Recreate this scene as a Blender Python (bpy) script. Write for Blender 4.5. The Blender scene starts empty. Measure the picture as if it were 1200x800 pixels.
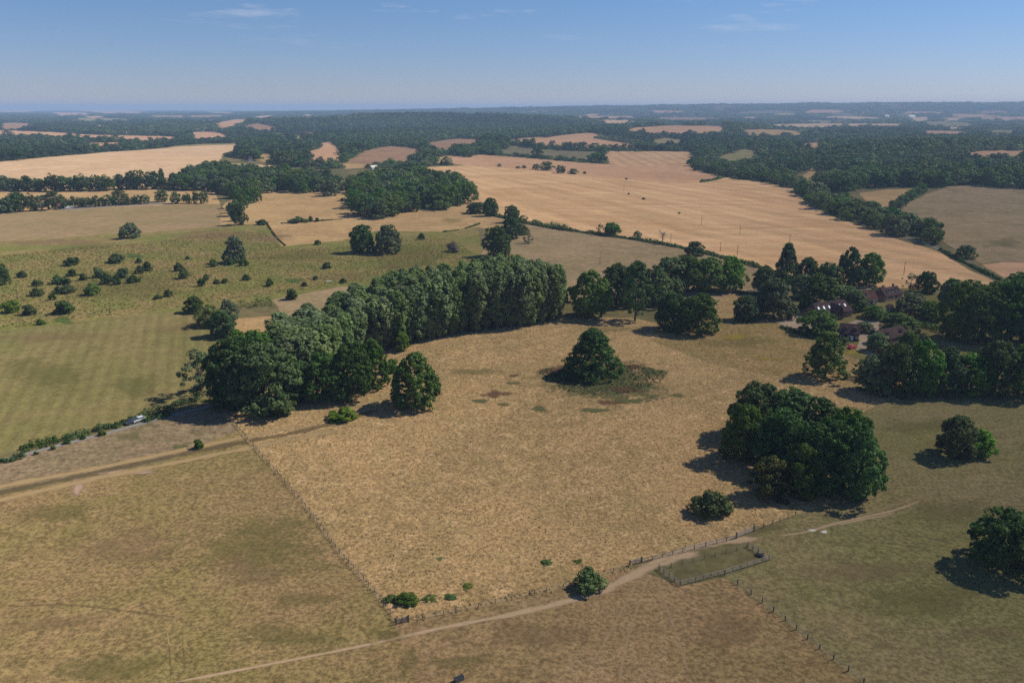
import bpy, math, random
import numpy as np
from mathutils import Vector, Matrix
from mathutils.geometry import delaunay_2d_cdt

# ------------------------------------------------------------------ camera, sky, sun, exposure
scene = bpy.context.scene
COL = scene.collection
RES_X, RES_Y, FPX = 1200.0, 800.0, 933.0
CAM_H = 95.0
Y_INF = 125.5
PITCH = math.atan((400 - Y_INF) / FPX)
CP, SP = math.cos(PITCH), math.sin(PITCH)
SUN_EL, SUN_AZ = math.radians(46), math.radians(17)      # azimuth measured from +x towards +y

cam_data = bpy.data.cameras.new('camera')
cam = bpy.data.objects.new('camera', cam_data)
COL.objects.link(cam)
cam.location = (0, 0, CAM_H)
cam.rotation_euler = (math.pi / 2 - PITCH, 0, 0)
cam_data.sensor_width = 36.0
cam_data.lens = FPX / RES_X * 36.0
cam_data.clip_start = 1.0
cam_data.clip_end = 90000.0
scene.camera = cam

world = bpy.data.worlds.new('World')
scene.world = world
world.use_nodes = True
wn, wl = world.node_tree.nodes, world.node_tree.links
wn.clear()
w_out = wn.new('ShaderNodeOutputWorld')
w_bg = wn.new('ShaderNodeBackground')
w_sky = wn.new('ShaderNodeTexSky')
w_sky.sky_type = 'NISHITA'
w_sky.sun_disc = False
w_sky.sun_elevation = SUN_EL
w_sky.sun_rotation = math.pi / 2 - SUN_AZ
w_sky.altitude = 100
w_sky.air_density = 1.0
w_sky.dust_density = 0.0
w_sky.ozone_density = 6.0
SKY_STRENGTH = 0.058
w_bg.inputs['Strength'].default_value = SKY_STRENGTH
# thin wisps of high cloud
w_tc = wn.new('ShaderNodeTexCoord')
w_sep = wn.new('ShaderNodeSeparateXYZ')
wl.new(w_tc.outputs['Generated'], w_sep.inputs[0])
def wmath(op, a, b=None, clamp=False):
    n = wn.new('ShaderNodeMath'); n.operation = op; n.use_clamp = clamp
    for i, v in enumerate((a, b)):
        if v is None: continue
        if isinstance(v, (int, float)): n.inputs[i].default_value = v
        else: wl.new(v, n.inputs[i])
    return n.outputs[0]
w_z = wmath('MAXIMUM', w_sep.outputs[2], 0.02)
w_cx = wmath('DIVIDE', w_sep.outputs[0], w_sep.outputs[1])
w_cmb = wn.new('ShaderNodeCombineXYZ')
wl.new(w_cx, w_cmb.inputs[0]); wl.new(wmath('MULTIPLY', w_z, 7.0), w_cmb.inputs[1])
w_noise = wn.new('ShaderNodeTexNoise')
w_noise.inputs['Scale'].default_value = 5.2
w_noise.inputs['Detail'].default_value = 8.0
w_noise.inputs['Roughness'].default_value = 0.62
wl.new(w_cmb.outputs[0], w_noise.inputs['Vector'])
w_dens = wmath('MULTIPLY', wmath('SUBTRACT', w_noise.outputs[0], 0.56), 6.0, True)
w_up = wmath('MULTIPLY', wmath('SUBTRACT', w_sep.outputs[2], 0.055), 14.0, True)
w_fac = wmath('MULTIPLY', w_dens, wmath('MULTIPLY', w_up, 0.7))
w_hs = wn.new('ShaderNodeHueSaturation')
w_hs.inputs['Saturation'].default_value = 1.0
w_tint = wn.new('ShaderNodeMixRGB'); w_tint.blend_type = 'MULTIPLY'; w_tint.inputs[0].default_value = 1.0
w_tint.inputs[2].default_value = (0.84, 0.87, 1.17, 1)
w_el = wmath('MULTIPLY', w_sep.outputs[2], 6.5, True)
w_tc2 = wn.new('ShaderNodeMixRGB'); wl.new(w_el, w_tc2.inputs[0])
w_tc2.inputs[1].default_value = (0.82, 0.82, 1.16, 1); w_tc2.inputs[2].default_value = (0.80, 0.94, 1.13, 1)
wl.new(w_tc2.outputs[0], w_tint.inputs[2])
wl.new(w_sky.outputs[0], w_tint.inputs[1]); wl.new(w_tint.outputs[0], w_hs.inputs['Color'])
w_mix = wn.new('ShaderNodeMixRGB')
wl.new(w_fac, w_mix.inputs[0]); wl.new(w_hs.outputs[0], w_mix.inputs[1])
w_mix.inputs[2].default_value = (8.0, 8.2, 9.4, 1)
wl.new(w_mix.outputs[0], w_bg.inputs['Color'])
wl.new(w_bg.outputs[0], w_out.inputs['Surface'])

sun_data = bpy.data.lights.new('sun', 'SUN')
sun_data.energy = 4.5
sun_data.angle = math.radians(0.53)
sun_data.color = (1.0, 0.93, 0.81)
sun = bpy.data.objects.new('sun', sun_data)
COL.objects.link(sun)
S_DIR = Vector((math.cos(SUN_EL) * math.cos(SUN_AZ), math.cos(SUN_EL) * math.sin(SUN_AZ), math.sin(SUN_EL)))
sun.rotation_euler = S_DIR.to_track_quat('Z', 'Y').to_euler()
sun.location = (300, 100, 400)

vs = scene.view_settings
scene.display_settings.display_device = 'sRGB'
vs.view_transform = 'Standard'
vs.look = 'None'
vs.exposure = 0.48
vs.gamma = 1.0
vs.use_curve_mapping = False
scene.render.engine = 'CYCLES'
cy = scene.cycles
cy.max_bounces = 4
cy.diffuse_bounces = 2
cy.glossy_bounces = 1
cy.transmission_bounces = 2
cy.volume_bounces = 0
cy.transparent_max_bounces = 16
cy.caustics_reflective = False
cy.caustics_refractive = False
cy.use_denoising = False
cy.denoiser = 'OPENIMAGEDENOISE'
cy.denoising_input_passes = 'RGB_ALBEDO_NORMAL'
cy.denoising_prefilter = 'ACCURATE'

# ------------------------------------------------------------------ terrain and picture <-> ground
BUMPS = [  # x, y, height, sx, sy
    (-620, 4300, 42, 640, 420), (150, 4600, 26, 520, 420),
    (1500, 9800, 66, 2600, 1500), (4800, 9800, 72, 2600, 1600), (-900, 12500, 38, 1800, 1500),
    (7600, 9500, 74, 2200, 1800),
    (-150, 2050, 9, 150, 130), (-330, 1750, 8, 120, 120), (250, 2700, 16, 230, 220),
    (-720, 1380, 9, 330, 170), (620, 3200, 22, 350, 260), (900, 1750, 14, 260, 220),
    (700, 1080, 9, 190, 150), (150, 1000, 3.0, 260, 170),
]
def terrain(x, y):
    x = np.asarray(x, float); y = np.asarray(y, float)
    z = 0.5 * np.sin(x / 38 + 1.0) * np.sin(y / 47 + .4) + 0.35 * np.sin(x / 23 - y / 31)
    d = np.hypot(x, y)
    f = np.clip((d - 700) / 1200, 0, 1); f = f * f * (3 - 2 * f)
    z = z + f * (3.0 * np.sin(x / 210 + .7) * np.sin(y / 270) + 2.0 * np.sin(x / 140 - y / 330))
    for bx, by, h, sx, sy in BUMPS:
        z = z + h * np.exp(-((x - bx) / sx) ** 2 / 2 - ((y - by) / sy) ** 2 / 2)
    return z
def tz(x, y): return float(terrain(x, y))

def rays(p):
    p = np.asarray(p, float).reshape(-1, 2)
    dx = (p[:, 0] - 600) / FPX; dy = (400 - p[:, 1]) / FPX
    return np.stack([dx, CP + dy * SP, -SP + dy * CP], 1)
T_S = np.geomspace(60, 22500, 420)
def ground(p):
    """where the sight lines through picture points meet the terrain"""
    d = rays(p)
    f = d[:, 2][:, None] * T_S + CAM_H - terrain(d[:, 0][:, None] * T_S, d[:, 1][:, None] * T_S)
    k = np.argmax(f < 0, 1); k = np.where(f.min(1) >= 0, len(T_S) - 1, np.maximum(k, 1))
    lo, hi = T_S[k - 1], T_S[k]
    for _ in range(18):
        m = (lo + hi) / 2
        under = CAM_H + m * d[:, 2] - terrain(m * d[:, 0], m * d[:, 1]) < 0
        hi = np.where(under, m, hi); lo = np.where(under, lo, m)
    out = d * hi[:, None]
    out[:, 2] = terrain(out[:, 0], out[:, 1])
    return out
def depth_of(x, y, z): return y * CP + (CAM_H - z) * SP
def project(x, y, z):
    zc = depth_of(x, y, z)
    up = y * SP - (CAM_H - z) * CP
    return 600 + FPX * x / zc, 400 - FPX * up / zc
def inside(poly, px, py):
    poly = np.asarray(poly, float); res = np.zeros(np.shape(px), bool)
    n = len(poly); j = n - 1
    for i in range(n):
        xi, yi = poly[i]; xj, yj = poly[j]
        if yi != yj:
            c = ((yi > py) != (yj > py)) & (px < (xj - xi) * (py - yi) / (yj - yi) + xi)
            res ^= c
        j = i
    return res

# ------------------------------------------------------------------ mesh and object helpers
def mesh_np(name, verts, faces_flat, sizes, mats=None, mat_idx=None, shade=None, smooth=False):
    me = bpy.data.meshes.new(name)
    verts = np.asarray(verts, np.float32).reshape(-1, 3)
    faces_flat = np.asarray(faces_flat, np.int32).ravel(); sizes = np.asarray(sizes, np.int32).ravel()
    me.vertices.add(len(verts)); me.vertices.foreach_set('co', verts.ravel())
    me.loops.add(len(faces_flat)); me.loops.foreach_set('vertex_index', faces_flat)
    me.polygons.add(len(sizes))
    me.polygons.foreach_set('loop_start', np.concatenate([[0], np.cumsum(sizes)[:-1]]).astype(np.int32))
    me.polygons.foreach_set('loop_total', sizes)
    for m in (mats or []): me.materials.append(m)
    if mat_idx is not None: me.polygons.foreach_set('material_index', np.asarray(mat_idx, np.int32))
    me.polygons.foreach_set('use_smooth', np.full(len(sizes), smooth))
    if shade is not None:
        a = me.attributes.new('shade', 'FLOAT', 'FACE'); a.data.foreach_set('value', np.asarray(shade, np.float32))
    me.update(calc_edges=True)
    return me

class MB:
    """collects boxes, tubes and polygons into one mesh"""
    def __init__(s): s.v = []; s.f = []; s.m = []
    def add(s, verts, faces, mat=0):
        o = len(s.v); s.v += [tuple(v) for v in verts]
        s.f += [tuple(i + o for i in f) for f in faces]; s.m += [mat] * len(faces)
    def box(s, x0, x1, y0, y1, z0, z1, mat=0):
        s.add([(x0,y0,z0),(x1,y0,z0),(x1,y1,z0),(x0,y1,z0),(x0,y0,z1),(x1,y0,z1),(x1,y1,z1),(x0,y1,z1)],
              [(3,2,1,0),(4,5,6,7),(0,1,5,4),(1,2,6,5),(2,3,7,6),(3,0,4,7)], mat)
    def bar(s, a, b, w, h, mat=0):
        a = Vector(a); b = Vector(b); d = (b - a).normalized()
        side = d.cross(Vector((0, 0, 1)))
        side = Vector((1, 0, 0)) if side.length < 1e-4 else side.normalized()
        up = side.cross(d).normalized()
        vs_ = []
        for p in (a, b):
            for q, r in ((-1,-1),(1,-1),(1,1),(-1,1)): vs_.append(p + side * q * w / 2 + up * r * h / 2)
        s.add(vs_, [(0,1,2,3),(7,6,5,4),(1,0,4,5),(2,1,5,6),(3,2,6,7),(0,3,7,4)], mat)
    def tube(s, pts, radii, n=7, mat=0):
        rings = []
        for i, p in enumerate(pts):
            p = Vector(p)
            d = (Vector(pts[min(i + 1, len(pts) - 1)]) - Vector(pts[max(i - 1, 0)])).normalized()
            ref = Vector((1, 0, 0)) if abs(d.x) < .8 else Vector((0, 1, 0))
            u = d.cross(ref).normalized(); v = d.cross(u)
            rings.append([p + (u * math.cos(k * 2 * math.pi / n) + v * math.sin(k * 2 * math.pi / n)) * radii[i] for k in range(n)])
        verts = [q for r in rings for q in r]; faces = []
        for i in range(len(rings) - 1):
            for k in range(n):
                faces.append((i*n+k, i*n+(k+1) % n, (i+1)*n+(k+1) % n, (i+1)*n+k))
        faces.append(tuple(range(n))[::-1]); faces.append(tuple((len(rings)-1)*n + k for k in range(n)))
        s.add(verts, faces, mat)
    def mesh(s, name, mats, smooth=False):
        me = bpy.data.meshes.new(name); me.from_pydata(s.v, [], s.f)
        for m in (mats if isinstance(mats, (list, tuple)) else [mats]): me.materials.append(m)
        me.polygons.foreach_set('material_index', s.m)
        me.polygons.foreach_set('use_smooth', [smooth] * len(s.f)); me.update()
        return me

def link(name, data, parent=None, loc=None):
    o = bpy.data.objects.new(name, data); COL.objects.link(o)
    if parent is not None: o.parent = parent
    if loc is not None: o.location = loc
    return o
def tag(o, label, cat, group=None):
    o['label'] = label; o['category'] = cat
    if group: o['group'] = group
    return o
def thing(name, label, cat, loc, rz=0.0, group=None):
    o = link(name, None, loc=loc); o.rotation_euler = (0, 0, rz); o.empty_display_size = .5
    return tag(o, label, cat, group)
def structure(o): o['kind'] = 'structure'; return o
def stuff(o, label=None):
    o['kind'] = 'stuff'
    if label: o['label'] = label
    return o

# ------------------------------------------------------------------ node helper
class NT:
    def __init__(s, mat):
        mat.use_nodes = True; s.t = mat.node_tree; s.n = s.t.nodes; s.l = s.t.links; s.n.clear()
        s.out = s.n.new('ShaderNodeOutputMaterial')
    def set(s, sock, v):
        if hasattr(v, 'is_linked') or isinstance(v, bpy.types.NodeSocket): s.l.new(v, sock)
        elif isinstance(v, (tuple, list)) and len(v) == 3 and sock.type == 'RGBA': sock.default_value = (*v, 1)
        else: sock.default_value = v
    def math(s, op, a, b=0.0, clamp=False):
        n = s.n.new('ShaderNodeMath'); n.operation = op; n.use_clamp = clamp
        s.set(n.inputs[0], a); s.set(n.inputs[1], b); return n.outputs[0]
    def mix(s, f, a, b, mode='MIX'):
        n = s.n.new('ShaderNodeMixRGB'); n.blend_type = mode
        s.set(n.inputs[0], f); s.set(n.inputs[1], a); s.set(n.inputs[2], b); return n.outputs[0]
    def noise(s, vec, scale, detail=4, rough=.55, dist=0.0):
        n = s.n.new('ShaderNodeTexNoise'); s.set(n.inputs['Vector'], vec); n.inputs['Scale'].default_value = scale
        n.inputs['Detail'].default_value = detail; n.inputs['Roughness'].default_value = rough
        n.inputs['Distortion'].default_value = dist; return n.outputs['Fac']
    def ramp(s, v, lo, hi):
        n = s.n.new('ShaderNodeMapRange'); n.interpolation_type = 'SMOOTHSTEP'
        s.set(n.inputs['Value'], v); n.inputs['From Min'].default_value = lo; n.inputs['From Max'].default_value = hi
        return n.outputs[0]
    def pos(s): return s.n.new('ShaderNodeNewGeometry').outputs['Position']
    def attr(s, name):
        n = s.n.new('ShaderNodeAttribute'); n.attribute_name = name; return n.outputs['Fac']
    def scaled(s, vec, sc, rot=0.0):
        n = s.n.new('ShaderNodeMapping'); s.set(n.inputs['Vector'], vec)
        n.inputs['Scale'].default_value = sc; n.inputs['Rotation'].default_value = (0, 0, rot); return n.outputs[0]
    def bump(s, h, strength, dist):
        n = s.n.new('ShaderNodeBump'); n.inputs['Strength'].default_value = strength
        n.inputs['Distance'].default_value = dist; s.set(n.inputs['Height'], h); return n.outputs[0]
    def diffuse(s, col, normal=None, rough=.9):
        n = s.n.new('ShaderNodeBsdfDiffuse'); s.set(n.inputs['Color'], col); n.inputs['Roughness'].default_value = rough
        if normal is not None: s.set(n.inputs['Normal'], normal)
        return n.outputs[0]
    def bsdf(s, col, rough=.6, spec=.3, metal=0.0, normal=None):
        n = s.n.new('ShaderNodeBsdfPrincipled'); s.set(n.inputs['Base Color'], col); s.set(n.inputs['Roughness'], rough)
        n.inputs['Specular IOR Level'].default_value = spec; n.inputs['Metallic'].default_value = metal
        if normal is not None: s.set(n.inputs['Normal'], normal)
        return n.outputs[0]
    def done(s, sh): s.l.new(sh, s.out.inputs['Surface'])

SAT = (1.0, .95, .90)
def field_mat(name, c1, c2, c3, big=45, mid=7, fine=.9, k_fine=.5, stripes=(), patch=.5, bump=.35, stretch=None):
    """open ground: broad patches c1/c2, smaller flecks c3, fine grain and optional cultivation lines (angle, spacing, strength)"""
    c1, c2, c3 = ((c[0] * SAT[0], c[1] * SAT[1], c[2] * SAT[2]) for c in (c1, c2, c3))
    m = bpy.data.materials.new(name); t = NT(m); p = t.pos()
    pp = p if stretch is None else t.scaled(p, (stretch[1], 1.0, 1.0), stretch[0])
    a = t.noise(p, 1 / big, 5, .6, .4)
    b = t.noise(pp, 1 / mid, 6, .68, .3)
    c = t.noise(p, 1 / fine, 4, .75)
    drift = t.noise(p, 1 / (big * .42), 6, .65, .6)
    col = t.mix(t.ramp(a, .38, .62), c1, c2)
    col = t.mix(t.math('MULTIPLY', t.ramp(b, .48, .70), patch), col, c3)
    col = t.mix(t.math('MULTIPLY', t.ramp(drift, .5, .72), patch * .8), col, tuple((a_ * .45 + b_ * .4) for a_, b_ in zip(c2, (c3[0] * .8, c3[1], c3[2] * .8))))
    lum = t.math('ADD', 1.0 - k_fine / 2, t.math('MULTIPLY', t.ramp(c, .33, .67), k_fine))
    lum = t.math('MULTIPLY', lum, t.math('ADD', .88, t.math('MULTIPLY', t.ramp(t.noise(pp, 1 / (fine * 4.5), 5, .7), .3, .7), .24)))
    for ang, sp, st in stripes:
        q = t.scaled(p, (1, 1, 1), -ang)
        sep = t.n.new('ShaderNodeSeparateXYZ'); t.l.new(q, sep.inputs[0])
        w = t.math('ADD', t.math('MULTIPLY', sep.outputs[1], 2 * math.pi / sp), t.math('MULTIPLY', a, 2.2))
        sn = t.math('SINE', w)
        br = t.ramp(t.noise(t.scaled(q, (.12 / sp * 2, 2.0 / sp, 1)), 1.0, 3), .3, .7)
        lum = t.math('MULTIPLY', lum, t.math('ADD', 1.0, t.math('MULTIPLY', t.math('MULTIPLY', sn, br), st)))
    col = t.mix(1.0, col, t.mix(0.0, (1, 1, 1), (1, 1, 1)), 'MULTIPLY')
    vm = t.n.new('ShaderNodeVectorMath'); vm.operation = 'SCALE'; t.l.new(col, vm.inputs[0]); t.l.new(lum, vm.inputs['Scale'])
    h = t.math('ADD', t.math('MULTIPLY', c, 1.0), t.math('MULTIPLY', b, .8))
    t.done(t.diffuse(vm.outputs[0], t.bump(h, bump, .5) if bump else None))
    return m

def plain_mat(name, col, rough=.7, spec=.25, metal=0.0, vary=.25, scale=1.5):
    m = bpy.data.materials.new(name); t = NT(m)
    tc = t.n.new('ShaderNodeTexCoord').outputs['Object']
    n = t.ramp(t.noise(tc, scale, 6, .65), .3, .7)
    c = t.mix(n, tuple(x * (1 - vary) for x in col), tuple(min(1, x * (1 + vary)) for x in col))
    t.done(t.bsdf(c, rough, spec, metal)); return m

def leaf_mat(name, dark, light, trans=.22, hue=.06):
    m = bpy.data.materials.new(name); t = NT(m)
    sh = t.attr('shade')
    rnd = t.n.new('ShaderNodeObjectInfo').outputs['Random']
    col = t.mix(sh, dark, light)
    hs = t.n.new('ShaderNodeHueSaturation')
    t.set(hs.inputs['Hue'], t.math('ADD', .5 - hue / 2, t.math('MULTIPLY', rnd, hue)))
    t.set(hs.inputs['Saturation'], t.math('ADD', .8, t.math('MULTIPLY', t.math('FRACT', t.math('MULTIPLY', rnd, 7.31)), .35)))
    t.set(hs.inputs['Value'], t.math('ADD', .72, t.math('MULTIPLY', t.math('FRACT', t.math('MULTIPLY', rnd, 13.7)), .56)))
    t.set(hs.inputs['Color'], col)
    d = t.bsdf(hs.outputs[0], .6, .08)
    tr = t.n.new('ShaderNodeBsdfTranslucent')
    t.set(tr.inputs['Color'], t.mix(1.0, hs.outputs[0], (1.1, 1.25, .5), 'MULTIPLY'))
    mx = t.n.new('ShaderNodeMixShader'); mx.inputs[0].default_value = trans
    t.l.new(d, mx.inputs[1]); t.l.new(tr.outputs[0], mx.inputs[2])
    t.done(mx.outputs[0]); return m

def soft_mat(name, c1, c2, scale=1.0, strength=1.0, rag=.7):
    """ground cover that thins out raggedly to its edges (attribute 'edge': 0 at the rim, 1 inside)"""
    m = bpy.data.materials.new(name); t = NT(m); p = t.pos()
    e = t.attr('edge')
    n = t.noise(p, 1 / scale, 5, .7)
    n2 = t.noise(p, 1 / (scale * 5), 4, .6)
    v = t.math('ADD', e, t.math('MULTIPLY', t.math('SUBTRACT', t.math('ADD', t.math('MULTIPLY', n, .5), t.math('MULTIPLY', n2, .5)), .5), rag * 2.4))
    f = t.math('MULTIPLY', t.ramp(v, .25, .75), strength)
    f = t.math('MULTIPLY', f, t.ramp(e, 0.0, .12))
    col = t.mix(t.ramp(n, .3, .7), c1, c2)
    tp = t.n.new('ShaderNodeBsdfTransparent')
    mx = t.n.new('ShaderNodeMixShader'); t.l.new(f, mx.inputs[0])
    t.l.new(tp.outputs[0], mx.inputs[1]); t.l.new(t.diffuse(col), mx.inputs[2])
    t.done(mx.outputs[0]); return m

def line_angle(a, b):
    g = ground([a, b]); return math.atan2(g[1, 1] - g[0, 1], g[1, 0] - g[0, 0])
# ------------------------------------------------------------------ the ground: one sheet cut along the field edges
A_BIG = line_angle((640, 212), (1000, 292)); A_MOW = line_angle((117, 397), (83, 487))
A_STR = line_angle((735, 180), (765, 193)); A_L1 = line_angle((20, 205), (240, 183))
A_PAST = line_angle((560, 720), (700, 688)); A_MEAD = line_angle((300, 520), (460, 480))
M = {}
M['ground'] = field_mat('woodland_floor', (.11, .105, .05), (.16, .135, .065), (.26, .195, .10), 170, 60, 3, .4, patch=.6, bump=.15)
M['wheat'] = field_mat('ripe_stubble', (.56, .365, .195), (.49, .305, .155), (.65, .455, .265), 120, 16, 2.2, .22, [(A_BIG, 6.0, .12), (A_BIG + .02, 27, .12), (A_BIG - .03, 62, .08)], .55, .12, (-A_BIG, .12))
M['wheat_left'] = field_mat('pale_stubble', (.53, .375, .23), (.48, .33, .195), (.58, .42, .27), 120, 20, 3, .15, [(A_L1, 9, .05)], .4, .08)
M['pink'] = field_mat('pinkish_stubble', (.47, .29, .17), (.42, .25, .145), (.50, .33, .19), 130, 30, 4, .15, [(A_BIG, 14, .04)], .5, .08)
M['striped'] = field_mat('striped_stubble', (.48, .315, .175), (.44, .28, .155), (.50, .34, .2), 130, 30, 4, .1, [(A_STR, 26, .17)], .4, .05)
M['brown'] = field_mat('brown_hill_grass', (.30, .185, .11), (.245, .155, .10), (.36, .24, .14), 70, 14, 3, .3, (), .6, .15)
M['bare'] = field_mat('grazed_brown_grass', (.30, .22, .13), (.245, .192, .105), (.36, .265, .155), 60, 14, 2.5, .32, [(A_BIG + .5, 11, .04)], .5, .12)
M['greygreen'] = field_mat('grey_green_crop', (.17, .15, .085), (.15, .14, .08), (.2, .165, .1), 90, 20, 4, .15, [(A_BIG, 10, .05)], .4, .06)
M['palegreen'] = field_mat('pale_green_grass', (.25, .215, .105), (.2, .19, .085), (.3, .25, .13), 60, 14, 3, .25, (), .5, .12)
M['gold'] = field_mat('golden_grass', (.40, .275, .135), (.335, .225, .11), (.46, .32, .17), 55, 10, 1.6, .3, (), .55, .2)
M['scrubland'] = field_mat('rough_hillside_grass', (.155, .160, .048), (.225, .175, .075), (.112, .13, .038), 34, 7, 1.6, .6, (), .7, .45)
M['moor'] = field_mat('pale_left_pasture', (.27, .195, .11), (.235, .18, .09), (.21, .165, .09), 60, 14, 2, .2, [(A_L1, 12, .05)], .5, .12)
M['mown'] = field_mat('mown_meadow', (.158, .146, .056), (.19, .158, .07), (.138, .134, .048), 60, 14, 1.2, .4, [(A_MOW, 5.2, .15)], .3, .18)
M['mauve'] = field_mat('thistly_pasture', (.225, .165, .105), (.19, .15, .09), (.14, .12, .065), 26, 4, 1.3, .7, (), .7, .35)
M['left'] = field_mat('left_pasture', (.222, .158, .078), (.19, .152, .062), (.275, .19, .103), 34, 11, .9, .85, (), .55, .45, (-A_PAST, .8))
M['bottom'] = field_mat('brown_pasture', (.235, .162, .087), (.205, .15, .072), (.275, .195, .112), 36, 12, .9, .78, [(A_PAST + 1.0, 3.2, .05)], .5, .45, (-A_PAST + .6, .6))
M['right'] = field_mat('right_pasture', (.165, .153, .065), (.195, .16, .08), (.14, .14, .052), 40, 13, .9, .68, (), .6, .4, (0.25, .8))
M['meadow'] = field_mat('dry_meadow', (.345, .24, .118), (.285, .205, .098), (.44, .315, .17), 30, 4.5, .9, .75, (), .8, .55)
M['lush'] = field_mat('green_flecked_meadow', (.225, .175, .07), (.29, .20, .095), (.17, .145, .05), 20, 4, 1.3, .75, (), .7, .5)
M['lawn'] = field_mat('garden_lawn', (.15, .14, .05), (.19, .16, .07), (.12, .12, .04), 14, 3, .6, .3, (), .5, .2)
M['gravel'] = field_mat('gravel', (.36, .28, .21), (.31, .245, .185), (.42, .33, .25), 12, 2, .4, .25, (), .5, .1)
M['farmyard'] = field_mat('farmyard_concrete', (.2, .18, .16), (.17, .155, .14), (.24, .21, .18), 20, 4, 1, .2, (), .5, .1)

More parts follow.
